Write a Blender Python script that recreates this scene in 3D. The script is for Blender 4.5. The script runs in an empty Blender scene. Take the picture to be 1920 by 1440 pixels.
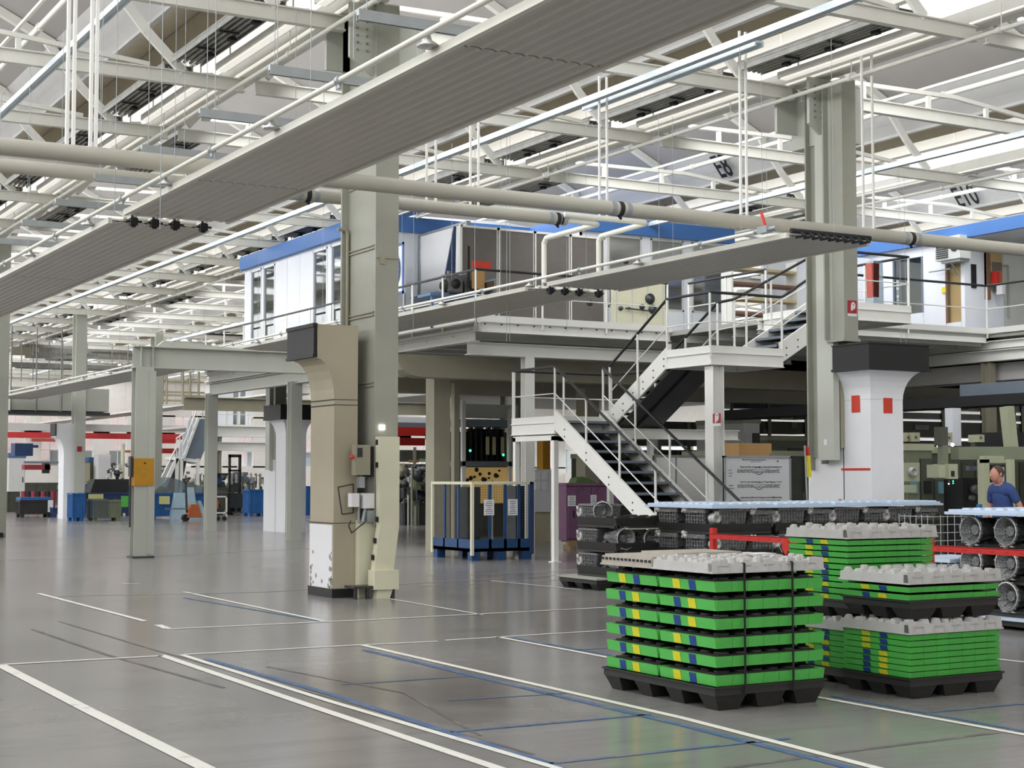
import bpy, bmesh, math, random
from math import sin, cos, tan, radians, degrees, pi, sqrt, atan2
from mathutils import Vector, Matrix
random.seed(7)
C = bpy.context.scene.collection
S = bpy.context.scene
# ------------------------------------------------------------------ camera, light, exposure
CAMH = 1.6; PITCH = radians(3.384); YAW = radians(29.86); FPX = 2936.0
cam = bpy.data.cameras.new('camera'); co = bpy.data.objects.new('camera', cam); C.objects.link(co)
co.location = (0, 0, CAMH); co.rotation_euler = (pi/2 + PITCH, 0, -YAW)
cam.sensor_width = 36; cam.lens = 36*FPX/1920; cam.clip_end = 500; cam.clip_start = .05
S.camera = co
S.view_settings.view_transform = 'Standard'; S.view_settings.look = 'None'
S.view_settings.gamma = 1; S.view_settings.use_curve_mapping = False
S.view_settings.exposure = 0.0
W = bpy.data.worlds.new('sky'); S.world = W; W.use_nodes = True
bg = W.node_tree.nodes['Background']; bg.inputs[0].default_value = (.95, .97, 1.0, 1); bg.inputs[1].default_value = 3.0
GLAZE = 46.0          # radiance scale of the daylight coming in through each north light strip
BAYS = [-15.3 + 8*i for i in range(10)]        # gutter lines, 8 m apart
YROOF0, YROOF1 = -8.25, 107.75
for gx in BAYS:
    if gx > 50: continue
    a = bpy.data.lights.new('daylight_strip', 'AREA'); a.shape = 'RECTANGLE'; a.size = YROOF1-YROOF0; a.size_y = 2.5
    a.energy = GLAZE*a.size*a.size_y*.32; a.color = (.985, .99, 1.0)
    o = bpy.data.objects.new('daylight_strip', a); C.objects.link(o)
    o.location = (gx+1.50, (YROOF0+YROOF1)/2, 9.20)
    n = Vector((-.80, 0, .60))      # area lights shine along local -Z
    yv = Vector((0, 1, 0)); xv = yv.cross(n).normalized()
    o.matrix_world = Matrix.Translation(o.location) @ Matrix((yv, n.cross(yv).normalized(), n)).transposed().to_4x4()

# pixel helpers: rays of the camera above, used to find where things stand in the hall
_f = Vector((sin(YAW)*cos(PITCH), cos(YAW)*cos(PITCH), sin(PITCH))); _r = Vector((cos(YAW), -sin(YAW), 0)); _u = _r.cross(_f)
def ray(x, y): return _f + _r*((x-960)/FPX) - _u*((y-720)/FPX)
def atZ(x, y, z=0): d = ray(x, y); return Vector((0, 0, CAMH)) + d*((z-CAMH)/d.z)
def atX(x, y, v): d = ray(x, y); return Vector((0, 0, CAMH)) + d*(v/d.x)
def atY(x, y, v): d = ray(x, y); return Vector((0, 0, CAMH)) + d*(v/d.y)
def atD(x, y, v): return Vector((0, 0, CAMH)) + ray(x, y)*v

# ------------------------------------------------------------------ materials
def lin(h):
    h = h.lstrip('#'); c = [int(h[i:i+2], 16)/255 for i in (0, 2, 4)]
    return [x/12.92 if x <= .04045 else ((x+.055)/1.055)**2.4 for x in c] + [1]
MATS = {}
def mat(name, col, rough=.5, metal=0., var=.06, scale=3., bump=0., bscale=40., dirt=None, dirtamt=0., dirtscale=2., spec=.5, dthr=.55):
    m = bpy.data.materials.new(name); m.use_nodes = True; MATS[name] = m
    nt = m.node_tree; N = nt.nodes; L = nt.links; b = N['Principled BSDF']
    b.inputs['Roughness'].default_value = rough; b.inputs['Metallic'].default_value = metal
    b.inputs['Specular IOR Level'].default_value = spec
    c = lin(col); tc = N.new('ShaderNodeTexCoord')
    no = N.new('ShaderNodeTexNoise'); no.inputs['Scale'].default_value = scale; no.inputs['Detail'].default_value = 4
    L.new(tc.outputs['Object'], no.inputs['Vector'])
    mp = N.new('ShaderNodeMapRange'); mp.inputs['To Min'].default_value = 1-var*2; mp.inputs['To Max'].default_value = 1+var*2
    L.new(no.outputs['Fac'], mp.inputs['Value'])
    mx = N.new('ShaderNodeVectorMath'); mx.operation = 'SCALE'; mx.inputs[0].default_value = c[:3]
    L.new(mp.outputs[0], mx.inputs['Scale']); out = mx.outputs[0]
    if dirt:
        n2 = N.new('ShaderNodeTexNoise'); n2.inputs['Scale'].default_value = dirtscale; n2.inputs['Detail'].default_value = 8; n2.inputs['Roughness'].default_value = .7
        L.new(tc.outputs['Object'], n2.inputs['Vector'])
        m2 = N.new('ShaderNodeMapRange'); m2.inputs['From Min'].default_value = dthr; m2.inputs['From Max'].default_value = dthr+.12; m2.inputs['To Max'].default_value = dirtamt
        L.new(n2.outputs['Fac'], m2.inputs['Value'])
        mm = N.new('ShaderNodeMix'); mm.data_type = 'RGBA'; L.new(m2.outputs[0], mm.inputs['Factor']); L.new(out, mm.inputs['A']); mm.inputs['B'].default_value = lin(dirt)
        out = mm.outputs['Result']
    L.new(out, b.inputs['Base Color'])
    if bump:
        n3 = N.new('ShaderNodeTexNoise'); n3.inputs['Scale'].default_value = bscale; L.new(tc.outputs['Object'], n3.inputs['Vector'])
        bp = N.new('ShaderNodeBump'); bp.inputs['Strength'].default_value = bump; bp.inputs['Distance'].default_value = .02
        L.new(n3.outputs['Fac'], bp.inputs['Height']); L.new(bp.outputs[0], b.inputs['Normal'])
    return m
def emis(name, col, st):
    m = bpy.data.materials.new(name); m.use_nodes = True; MATS[name] = m
    b = m.node_tree.nodes['Principled BSDF']; b.inputs['Base Color'].default_value = lin(col)
    b.inputs['Emission Color'].default_value = lin(col); b.inputs['Emission Strength'].default_value = st
    return m
def glass(name, col, mix=.25, rough=.05):
    m = bpy.data.materials.new(name); m.use_nodes = True; MATS[name] = m; nt = m.node_tree; N = nt.nodes
    N.remove(N['Principled BSDF']); t = N.new('ShaderNodeBsdfTransparent'); t.inputs[0].default_value = lin(col)
    g = N.new('ShaderNodeBsdfGlossy'); g.inputs['Roughness'].default_value = rough; mx = N.new('ShaderNodeMixShader'); mx.inputs[0].default_value = mix
    nt.links.new(t.outputs[0], mx.inputs[1]); nt.links.new(g.outputs[0], mx.inputs[2]); nt.links.new(mx.outputs[0], N['Material Output'].inputs[0]); return m
mat('white_steel', '#e9e9e4', .45, var=.02, dirt='#b5b2a2', dirtamt=.25, dthr=.64)
mat('chord_paint', '#dad9d1', .5, var=.04, dirt='#a79f84', dirtamt=.35, dthr=.6)
mat('roof_grey', '#a09c99', .8, var=.05, scale=1.2)
mat('band_white', '#c2c1bf', .7, var=.03, dirt='#b5b2aa', dirtamt=.3, dthr=.62)
mat('wall_cream', '#fbf7ee', .75, var=.02)
mat('recess_shade_brown', '#cfc6b2', .8, var=.05)  # flat brown stands in for the shade under the band's lip
mat('column_olive', '#9c9d91', .5, var=.05, dirt='#8e8a70', dirtamt=.4, dirtscale=.8)
mat('column_grey', '#b9bcb2', .45, var=.03)
mat('column_dull', '#9b9784', .6, var=.05)
mat('concrete_beige', '#ada58f', .7, var=.06, scale=1.5, bump=.1, dirt='#7d766a', dirtamt=.7, dirtscale=5, dthr=.68)
mat('concrete_cream', '#d8d6bd', .6, var=.04, dirt='#8d8870', dirtamt=.5, dirtscale=6, dthr=.68)
mat('concrete_white', '#e6e7ea', .6, var=.02)
mat('black_paint', '#131315', .55, var=.1)
mat('black_rubber', '#1c1d1f', .7, var=.1)
mat('black_plastic', '#232321', .5, var=.12, scale=8)
mat('handrail_black', '#232427', .4)
mat('panel_grey', '#bdbab1', .36, metal=.3, var=.05, scale=.7)
mat('panel_edge', '#d6d5ca', .45, var=.04)
mat('pipe_cream', '#aeaba0', .5, var=.05, scale=1.5)
mat('pipe_white', '#dfdfd6', .4, var=.02)
mat('galvanised', '#9ea5a8', .4, metal=.5, var=.08, scale=6)
mat('galv_bright', '#d5dfe6', .35, metal=.3, var=.05)
mat('trough_grey', '#8d8d88', .45, metal=.3, var=.2, scale=6)
mat('rust', '#7a5136', .8, var=.2, scale=10)
mat('blue_fascia', '#3f6fb0', .5, var=.03)
mat('clad_white', '#e6eaf2', .45, var=.02)
mat('screen_grey', '#6d6864', .7, var=.08)
mat('beige_room', '#c8b890', .8, var=.06)
mat('beige_door', '#b39a6b', .7, var=.06)
mat('wood_brown', '#7b5a48', .7, var=.1)
mat('navy', '#2b3f66', .6, var=.1)
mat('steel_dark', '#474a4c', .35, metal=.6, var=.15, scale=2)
mat('tread_dark', '#3b3f44', .5, metal=.3, var=.1)
mat('green_plastic', '#52b450', .45, var=.08, scale=5)
mat('yellow_label', '#d8cf2a', .5, var=.08, scale=20)
mat('blue_label', '#1c3f86', .5, var=.08, scale=20)
mat('lid_grey', '#b9b8b6', .5, var=.07, scale=9, bump=.15)
mat('lid_taupe', '#a9a398', .55, var=.08, scale=9)
mat('lid_blue', '#b6c6d8', .5, var=.06, scale=9)
mat('cast_alloy', '#737575', .38, metal=.45, var=.45, scale=26, bump=.6, bscale=60)
mat('cast_bright', '#b9bab7', .35, metal=.5, var=.3, scale=30, bump=.4, bscale=60)
mat('red_paint', '#c6261f', .45, var=.05)
mat('crane_red', '#c8363a', .5, var=.05)
mat('sign_red', '#a5222e', .5, var=.03)
mat('orange_red', '#c93a26', .5, var=.04)
mat('sign_white', '#f2f2f2', .5, var=.01)
mat('paper', '#e2e3e6', .7, var=.02)
mat('yellow_paint', '#c08a1c', .5, var=.05, dirt='#8d6a22', dirtamt=.4)
mat('yellow_bright', '#dfd02e', .6, var=.05)
mat('purple_paint', '#77506f', .45, var=.07, dirt='#4b3247', dirtamt=.5)
mat('cage_blue', '#1b426f', .5, var=.08)
mat('bin_blue', '#1f5a96', .5, var=.12, scale=4)
mat('machine_green', '#747b66', .5, var=.08)
mat('machine_dark', '#4c4f45', .55, var=.15)
mat('machine_pale', '#abaf94', .5, var=.06)
mat('machine_white', '#cfd1ce', .5, var=.05)
mat('machine_blue', '#4a6a93', .5, var=.06)
mat('duct_slate', '#78838f', .45, metal=.2, var=.08)
mat('duct_grey', '#a4a59c', .5, var=.04)
mat('board_white', '#d3d5d9', .35, var=.015)
mat('card_yellow', '#cfd08e', .7)
mat('ink', '#2f3034', .7, var=.2)
mat('cardboard', '#b08a5a', .8, var=.08)
mat('wood_pallet', '#9a7f5c', .8, var=.1)
mat('skin', '#b98672', .55, var=.04)
mat('hair', '#4a3a30', .8, var=.1)
mat('overall_blue', '#2c4479', .8, var=.12, scale=12)
mat('shirt_grey', '#8f9096', .8, var=.1)
mat('glove', '#e4e2dc', .8)
mat('brick_pink', '#f4d3cb', .8, var=.1, scale=2)
mat('foil', '#a9c4d2', .2, var=.1, scale=6, spec=.8)
mat('drum_red', '#8c2f3a', .5, var=.1)
mat('orange', '#b8673a', .5, var=.05)
mat('plant_green', '#4f6a3a', .7, var=.2, scale=20)
mat('wall_far_paint', '#ece8e2', .8, var=.04)
mat('line_white', '#e3e2da', .5, var=.05, dirt='#8d8b88', dirtamt=.7, dirtscale=3, dthr=.58)
mat('line_blue', '#47648c', .5, var=.08, dirt='#83817f', dirtamt=.75, dirtscale=3, dthr=.52)
mat('line_faint', '#a7a6a5', .5, var=.05, dirt='#858382', dirtamt=.9, dirtscale=2, dthr=.5)
mat('tyre_mark', '#615d5b', .6, var=.1, dirt='#7f7b79', dirtamt=.9, dirtscale=2.5, dthr=.5)
mat('copper_red', '#b5564a', .5)
emis('tube_light', '#fffaf2', .55); emis('lamp_warm', '#ffcf70', 3.0); emis('led_green', '#36e0a0', 3.0); emis('led_white', '#ffffff', 4.0); emis('screen_cyan', '#5d8794', .12)
emis('panel_lit', '#c9a868', .30)
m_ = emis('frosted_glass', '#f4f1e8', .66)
glass('window_glass', '#e8eef0', .14); glass('tint_glass', '#8fa0aa', .35, .12); glass('plastic_film', '#b8ccd6', .35, .25)

# floor material: sealed grey concrete with gloss, scuffs and a large stain
def floor_material():
    m = bpy.data.materials.new('sealed_floor'); m.use_nodes = True; MATS['sealed_floor'] = m
    nt = m.node_tree; N = nt.nodes; L = nt.links; b = N['Principled BSDF']
    tc = N.new('ShaderNodeTexCoord')
    def noise(s, d, vec=None, r=.6):
        n = N.new('ShaderNodeTexNoise'); n.inputs['Scale'].default_value = s; n.inputs['Detail'].default_value = d; n.inputs['Roughness'].default_value = r
        L.new(vec or tc.outputs['Object'], n.inputs['Vector']); return n.outputs['Fac']
    mpg = N.new('ShaderNodeMapping'); mpg.inputs['Scale'].default_value = (1, 6, 1); mpg.inputs['Rotation'].default_value = (0, 0, radians(-12)); L.new(tc.outputs['Object'], mpg.inputs['Vector'])
    big = noise(.25, 5); st = noise(.5, 8, mpg.outputs[0], .7); fine = noise(14, 4)
    r1 = N.new('ShaderNodeValToRGB'); r1.color_ramp.elements[0].color = lin('#7d7b7a'); r1.color_ramp.elements[1].color = lin('#949290')
    r1.color_ramp.elements[0].position = .3; r1.color_ramp.elements[1].position = .7; L.new(big, r1.inputs[0])
    r2 = N.new('ShaderNodeValToRGB'); r2.color_ramp.elements[0].color = (.70, .66, .64, 1); r2.color_ramp.elements[1].color = (1, 1, 1, 1)
    r2.color_ramp.elements[0].position = .30; r2.color_ramp.elements[1].position = .52; L.new(st, r2.inputs[0])
    mu = N.new('ShaderNodeMix'); mu.data_type = 'RGBA'; mu.blend_type = 'MULTIPLY'; mu.inputs['Factor'].default_value = .6
    L.new(r1.outputs[0], mu.inputs['A']); L.new(r2.outputs[0], mu.inputs['B'])
    # worn patch near the marked bay
    sub = N.new('ShaderNodeVectorMath'); sub.operation = 'SUBTRACT'; L.new(tc.outputs['Object'], sub.inputs[0]); p = atZ(760, 1300); sub.inputs[1].default_value = (p.x, p.y, 0)
    sc = N.new('ShaderNodeVectorMath'); sc.operation = 'MULTIPLY'; L.new(sub.outputs[0], sc.inputs[0]); sc.inputs[1].default_value = (1.1, .75, 0)
    ln = N.new('ShaderNodeVectorMath'); ln.operation = 'LENGTH'; L.new(sc.outputs[0], ln.inputs[0])
    ad = N.new('ShaderNodeMath'); ad.operation = 'MULTIPLY_ADD'; L.new(noise(1.6, 6), ad.inputs[0]); ad.inputs[1].default_value = 2.4; L.new(ln.outputs['Value'], ad.inputs[2])
    rg = N.new('ShaderNodeMapRange'); rg.inputs['From Min'].default_value = 1.55; rg.inputs['From Max'].default_value = 2.7; rg.inputs['To Min'].default_value = .60; rg.inputs['To Max'].default_value = 0
    L.new(ad.outputs[0], rg.inputs['Value'])
    m2 = N.new('ShaderNodeMix'); m2.data_type = 'RGBA'; L.new(rg.outputs[0], m2.inputs['Factor']); L.new(mu.outputs['Result'], m2.inputs['A']); m2.inputs['B'].default_value = lin('#4d433f')
    L.new(m2.outputs['Result'], b.inputs['Base Color'])
    rr = N.new('ShaderNodeMapRange'); rr.inputs['To Min'].default_value = .13; rr.inputs['To Max'].default_value = .24; L.new(big, rr.inputs['Value'])
    L.new(rr.outputs[0], b.inputs['Roughness']); b.inputs['Specular IOR Level'].default_value = .5
    bp = N.new('ShaderNodeBump'); bp.inputs['Strength'].default_value = .05; bp.inputs['Distance'].default_value = .05; L.new(noise(1.2, 3), bp.inputs['Height']); L.new(bp.outputs[0], b.inputs['Normal'])
    return m
floor_material()

# ------------------------------------------------------------------ mesh builder
STUFF = set('knobs sockets bolt hanger_rod hanger rod clamps gears insert ribs slots rail_slots marks mounted_parts text_lines castings covers frames brackets boxes fittings grille blind paint_chips hinge pipes mesh hose sign_outline post_set'.split())
WO = {}          # world origin of every object that can have children
class M:
    def __init__(s): s.v = []; s.f = []; s.sm = []
    def add(s, vs, fs, smooth=False):
        o = len(s.v); s.v += [tuple(p) for p in vs]; s.f += [tuple(i+o for i in f) for f in fs]; s.sm += [smooth]*len(fs); return s
    def box(s, x0, x1, y0, y1, z0, z1):
        if x0 > x1: x0, x1 = x1, x0
        if y0 > y1: y0, y1 = y1, y0
        if z0 > z1: z0, z1 = z1, z0
        return s.add([(x0,y0,z0),(x1,y0,z0),(x1,y1,z0),(x0,y1,z0),(x0,y0,z1),(x1,y0,z1),(x1,y1,z1),(x0,y1,z1)],
                     [(0,3,2,1),(4,5,6,7),(0,1,5,4),(1,2,6,5),(2,3,7,6),(3,0,4,7)])
    def frus(s, x, y, z0, z1, a0, b0, a1, b1):   # box with different bottom/top half sizes
        return s.add([(x-a0,y-b0,z0),(x+a0,y-b0,z0),(x+a0,y+b0,z0),(x-a0,y+b0,z0),(x-a1,y-b1,z1),(x+a1,y-b1,z1),(x+a1,y+b1,z1),(x-a1,y+b1,z1)],
                     [(0,3,2,1),(4,5,6,7),(0,1,5,4),(1,2,6,5),(2,3,7,6),(3,0,4,7)])
    def bar(s, p, q, w, h=None, up=(0,0,1)):
        h = h or w; p = Vector(p); q = Vector(q); d = (q-p).normalized(); up = Vector(up)
        if abs(d.dot(up)) > .98: up = Vector((1,0,0))
        a = d.cross(up).normalized()*w/2; b = a.cross(d).normalized()*h/2
        vs = [p-a-b, p+a-b, p+a+b, p-a+b, q-a-b, q+a-b, q+a+b, q-a+b]
        return s.add(vs, [(0,3,2,1),(4,5,6,7),(0,1,5,4),(1,2,6,5),(2,3,7,6),(3,0,4,7)])
    def tube(s, p, q, r, n=8, r2=None, smooth=True):
        p = Vector(p); q = Vector(q); d = (q-p).normalized(); up = Vector((0,0,1)) if abs(d.z) < .95 else Vector((1,0,0))
        a = d.cross(up).normalized(); b = a.cross(d); r2 = r if r2 is None else r2
        vs = [p+(a*cos(2*pi*i/n)+b*sin(2*pi*i/n))*r for i in range(n)] + [q+(a*cos(2*pi*i/n)+b*sin(2*pi*i/n))*r2 for i in range(n)]
        s.add(vs, [(i, (i+1)%n, n+(i+1)%n, n+i) for i in range(n)], smooth)
        return s.add(vs, [tuple(range(n-1,-1,-1)), tuple(range(n, 2*n))])
    def path(s, pts, r, n=8):
        pts = [Vector(p) for p in pts]
        for a, b in zip(pts, pts[1:]): s.tube(a, b, r, n)
        for p in pts[1:-1]: s.ball(p, r*1.02, n, max(4, n//2))
        return s
    def ball(s, c, r, n=10, m=6, sq=(1,1,1)):
        c = Vector(c); vs = []
        for j in range(m+1):
            t = pi*j/m
            for i in range(n): vs.append((c.x+r*sq[0]*sin(t)*cos(2*pi*i/n), c.y+r*sq[1]*sin(t)*sin(2*pi*i/n), c.z+r*sq[2]*cos(t)))
        return s.add(vs, [(j*n+i, (j+1)*n+i, (j+1)*n+(i+1)%n, j*n+(i+1)%n) for j in range(m) for i in range(n)], True)
    def lathe(s, c, axis, prof, n=14, smooth=True):   # prof: (radius, distance along axis)
        c = Vector(c); d = Vector(axis).normalized(); up = Vector((0,0,1)) if abs(d.z) < .95 else Vector((1,0,0)); a = d.cross(up).normalized(); b = a.cross(d); vs = []
        for r, t in prof:
            for i in range(n): vs.append(c+d*t+(a*cos(2*pi*i/n)+b*sin(2*pi*i/n))*r)
        return s.add(vs, [(j*n+i, j*n+(i+1)%n, (j+1)*n+(i+1)%n, (j+1)*n+i) for j in range(len(prof)-1) for i in range(n)], smooth)
    def prof(s, pts, axis, a, b):    # extrude a closed 2D outline; axis 'y': pts=(x,z); 'x': pts=(y,z); 'z': pts=(x,y)
        n = len(pts)
        def P(p, t): return (p[0], t, p[1]) if axis == 'y' else (t, p[0], p[1]) if axis == 'x' else (p[0], p[1], t)
        vs = [P(p, a) for p in pts] + [P(p, b) for p in pts]
        return s.add(vs, [(i, (i+1)%n, n+(i+1)%n, n+i) for i in range(n)] + [tuple(range(n-1,-1,-1)), tuple(range(n, 2*n))])
    def sheet(s, pts, axis, a, b, th=.03):   # open polyline extruded with thickness along z
        for p, q in zip(pts, pts[1:]):
            s.prof([p, q, (q[0], q[1]+th), (p[0], p[1]+th)], axis, a, b)
        return s
    def hbeam(s, p, q, w, h, t=.015, up=(0,0,1)):   # I-section between two points, web in the plane of up
        p = Vector(p); q = Vector(q); d = (q-p).normalized(); up = Vector(up); a = d.cross(up).normalized(); b = a.cross(d).normalized()
        for cc, ww, hh in ((b*(h/2-t/2), w, t), (b*(-h/2+t/2), w, t), (Vector((0,0,0)), t, h-2*t)):
            x = a*ww/2; y = b*hh/2; P = p+cc; Q = q+cc
            s.add([P-x-y, P+x-y, P+x+y, P-x+y, Q-x-y, Q+x-y, Q+x+y, Q-x+y], [(0,3,2,1),(4,5,6,7),(0,1,5,4),(1,2,6,5),(2,3,7,6),(3,0,4,7)])
        return s
    def build(s, name, m, parent=None, label=None, kind=None):
        me = bpy.data.meshes.new(name); off = WO.get(parent, Vector((0,0,0)))
        me.from_pydata([(v[0]-off.x, v[1]-off.y, v[2]-off.z) for v in s.v], [], s.f); me.materials.append(MATS[m])
        me.polygons.foreach_set('use_smooth', s.sm)
        bm = bmesh.new(); bm.from_mesh(me); bmesh.ops.recalc_face_normals(bm, faces=bm.faces); bm.to_mesh(me); bm.free()
        o = bpy.data.objects.new(name, me); C.objects.link(o); WO[o] = off
        if parent: o.parent = parent
        if label: o['label'] = label
        if kind: o['kind'] = kind
        elif name in STUFF and parent: o['kind'] = 'stuff'
        return o
def thing(name, loc, label, cat, group=None):
    o = bpy.data.objects.new(name, None); C.objects.link(o); o.location = loc; o.empty_display_size = .2
    o['label'] = label; o['category'] = cat; WO[o] = Vector(loc)
    if group: o['group'] = group
    return o
def tag(o, label, cat, group=None):
    o['label'] = label; o['category'] = cat
    if group: o['group'] = group
    return o
def dup(root, loc=None, label=None, group=None, rz=None):
    def rec(o, par):
        c = o.copy(); C.objects.link(c); c.parent = par
        for ch in o.children: rec(ch, c)
        return c
    c = rec(root, None); WO[c] = Vector(loc or root.location)
    if loc is not None: c.location = loc
    if rz is not None: c.rotation_euler.z = rz
    if label: c['label'] = label
    if group: c['group'] = group
    return c
def text(body, name, m, size, matrix, parent=None, label=None, ext=.004, sx=1.0, shear=0., bold=0.):
    cu = bpy.data.curves.new(name, 'FONT'); cu.body = body; cu.size = size; cu.extrude = ext; cu.materials.append(MATS[m]); cu.offset = bold; cu.shear = shear
    o = bpy.data.objects.new(name, cu); C.objects.link(o)
    if parent: o.parent = parent; matrix = Matrix.Translation(-WO[parent]) @ matrix
    o.matrix_local = matrix @ Matrix.Diagonal((sx, 1, 1, 1))
    if label: o['label'] = label
    return o

# ------------------------------------------------------------------ floor and its markings
fl = M().box(-25, 75, -12, 125, -.3, 0).build('floor', 'sealed_floor'); fl['kind'] = 'structure'
def stripe(pts, w, m, name, z=.004):
    mb = M(); P = [atZ(*p) for p in pts]
    for a, b in zip(P, P[1:]):
        d = (b-a).normalized(); n = Vector((-d.y, d.x, 0))*w/2
        mb.add([(a-n).to_tuple()[:2]+(z,), (b-n).to_tuple()[:2]+(z,), (b+n).to_tuple()[:2]+(z,), (a+n).to_tuple()[:2]+(z,)], [(0,1,2,3)])
    return mb.build(name, m, fl)
for pts, w in ((((0,1247),(167,1333),(383,1440),(520,1512)), .10), (((-40,1249),(305,1230)), .06), (((302,1229),(600,1330),(930,1440),(1080,1490)), .08),
               (((340,1228),(620,1316),(1040,1440),(1160,1475)), .06), (((340,1228),(650,1211),(820,1203)), .05), (((835,1201),(1160,1181)), .05),
               (((680,1210),(1280,1347),(1640,1440),(1760,1470)), .07), (((930,1194),(1160,1237),(1545,1310),(1990,1391)), .06),
               (((72,1113),(272,1165)), .07), (((296,1172),(314,1179)), .09), (((312,1180),(700,1162),(1160,1138),(1290,1131)), .06), (((345,1110),(608,1165)), .06),
               (((730,1123),(905,1153)), .05), (((920,1089),(1090,1106)), .05), (((1790,1228),(1960,1246)), .06), (((230,1095),(262,1095)), .06)):
    stripe(pts, w, 'line_white', 'white_line')
for pts, w in ((((0,1050),(240,1046),(960,1008)), .05), (((110,1118),(500,1110),(1060,1078)), .05), (((800,1080),(1090,1070)), .05), (((790,1100),(1100,1085)), .04), (((700,1048),(1000,1033)), .05)):
    stripe(pts, w, 'line_faint', 'faded_line')
for pts, w in ((((385,1236),(620,1302),(830,1370),(1040,1436),(1150,1475)), .07), (((683,1219),(1280,1360),(1640,1452)), .07), (((845,1373),(1220,1340)), .045), (((1030,1432),(1480,1385)), .045),
               (((640,1284),(880,1268)), .035), (((345,1121),(608,1166)), .05), (((960,1196),(1160,1231)), .05), (((1560,1305),(1980,1382)), .05), (((1745,1336),(1960,1316)), .04), (((840,1314),(1060,1300)), .03), (((1060,1220),(1160,1214)), .03)):
    stripe(pts, w, 'line_blue', 'blue_line', .003)
for pts, w in ((((60,1180),(200,1228),(420,1290)), .04), (((110,1165),(300,1222),(700,1330),(1000,1415)), .03), (((1330,1445),(1600,1408),(1960,1362)), .05), (((500,1250),(760,1300),(900,1380)), .03)):
    stripe(pts, w, 'tyre_mark', 'tyre_mark', .002)

# ------------------------------------------------------------------ saw-tooth roof
TY = [11.75 + 4*i for i in range(24)]
rel = dict(ridge=(2.7, 10.85), btop=(5.4, 9.16), lip=(6.5, 8.72))
for bi, gx in enumerate(BAYS):
    ce = M().box(gx-.22, gx+.22, YROOF0, YROOF1, 8.02, 8.22).build('ceiling', 'chord_paint'); ce['kind'] = 'structure'
    # sloping underside, one board field between each pair of rafters
    pn = None
    sl = M().sheet([(gx+2.65, 10.88), (gx+5.92, 9.32)], 'y', 0, 3.96, .08)
    sme = None
    for k in range(-5, 24):
        y = 11.75+4*k+.02 - 0
        if y+4 > YROOF1+1: break
        if sme is None:
            sme = M().sheet([(gx+2.65, 10.88), (gx+5.92, 9.32)], 'y', y, y+3.96, .08).build('roof_panel', 'roof_grey', ce); y00 = y
        else:
            c = sme.copy(); C.objects.link(c); c.parent = ce; c.location.y = y-y00
    M().sheet([(gx+2.6, 10.99), (gx+6.0, 9.42)], 'y', YROOF0, YROOF1, .06).build('roof_deck', 'roof_grey', ce)
    b = []
    for i in range(7):
        t = i/6; b.append((gx+5.9+.56*t+.05*sin(pi*t), 9.33-.58*t))
    M().prof(b+[(gx+6.56, 8.75), (gx+6.3, 9.4)], 'y', YROOF0, YROOF1).build('lettered_band', 'band_white', ce)
    M().prof([(gx+6.44, 8.71), (gx+6.54, 8.71), (gx+6.58, 9.0), (gx+6.46, 9.0)], 'y', YROOF0, YROOF1).build('lip', 'band_white', ce)
    M().sheet([(gx+6.2, 9.42), (gx+7.85, 9.42)], 'y', YROOF0, YROOF1, .08).build('recess_soffit', 'recess_shade_brown', ce)
    M().prof([(gx+7.66, 9.40), (gx+7.80, 9.40), (gx+7.86, 8.86), (gx+7.72, 8.86)], 'y', YROOF0, YROOF1).build('upper_wall', 'recess_shade_brown', ce)
    gme = None
    for k in range(-5, 24):      # frosted panes of the lower skylight band, one field per truss
        y = 11.77+4*k
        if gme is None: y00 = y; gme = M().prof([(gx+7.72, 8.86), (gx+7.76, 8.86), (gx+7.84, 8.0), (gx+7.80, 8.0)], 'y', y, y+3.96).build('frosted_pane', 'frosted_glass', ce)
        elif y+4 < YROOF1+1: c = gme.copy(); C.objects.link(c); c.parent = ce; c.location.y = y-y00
    M().prof([(gx+7.74, 8.9), (gx+7.86, 8.9), (gx+7.95, 8.0), (gx+7.86, 8.0)], 'y', YROOF0, YROOF1).build('gutter_wall', 'wall_cream', ce)
    M().box(gx+7.70, gx+7.76, YROOF0, YROOF1, 8.60, 8.64).build('wall_rail', 'band_white', ce)
    # north-light glazing, its bars and panes behind the gutter
    gl = M().sheet([(gx+.25, 8.22), (gx+2.62, 10.95)], 'y', YROOF0, YROOF1, .02).build('glazing', 'band_white', ce)
    # drain pipes along the band
    pp = M().tube((gx+5.1, YROOF0, 8.86), (gx+5.1, YROOF1, 8.86), .055, 8)
    for k in range(-4, 23): pp.tube((gx+5.1, 13.4+4*k, 8.86), (gx+5.1, 13.48+4*k, 8.86), .075, 8)
    pp.build('roof_pipe', 'pipe_white', ce)
    M().box(gx+4.9, gx+4.95, YROOF0, YROOF1, 9.0, 9.05).build('thin_rail', 'pipe_white', ce)
RL = {BAYS[2]+.0: 'E4', BAYS[3]+.0: 'E6', BAYS[4]+.0: 'E8', BAYS[5]+.0: 'E10'}
def bay_letters(gx, s, px, py, px2):
    # stencilled characters on the band; they read towards the camera's right
    e = Vector((0, -1, 0)); up = Vector((-.62, 0, .78)).normalized(); n = e.cross(up)
    m = Matrix((e, up, n)).transposed().to_4x4(); a = atX(px, py, gx+6.28); p = Vector((gx+6.30, a.y, 8.80)) + n*.03
    o = text(s, 'bay_number', 'black_paint', .86, Matrix(), bold=.010)
    me = bpy.data.meshes.new_from_object(o); me.transform(m @ Matrix.Diagonal((.62, 1, 1, 1))); c = bpy.data.objects.new('bay_number', me); C.objects.link(c); c.location = p; WO[c] = p
    bpy.data.objects.remove(o)
    tag(c, 'black painted %s stencilled on the white roof band' % s, 'lettering')
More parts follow.
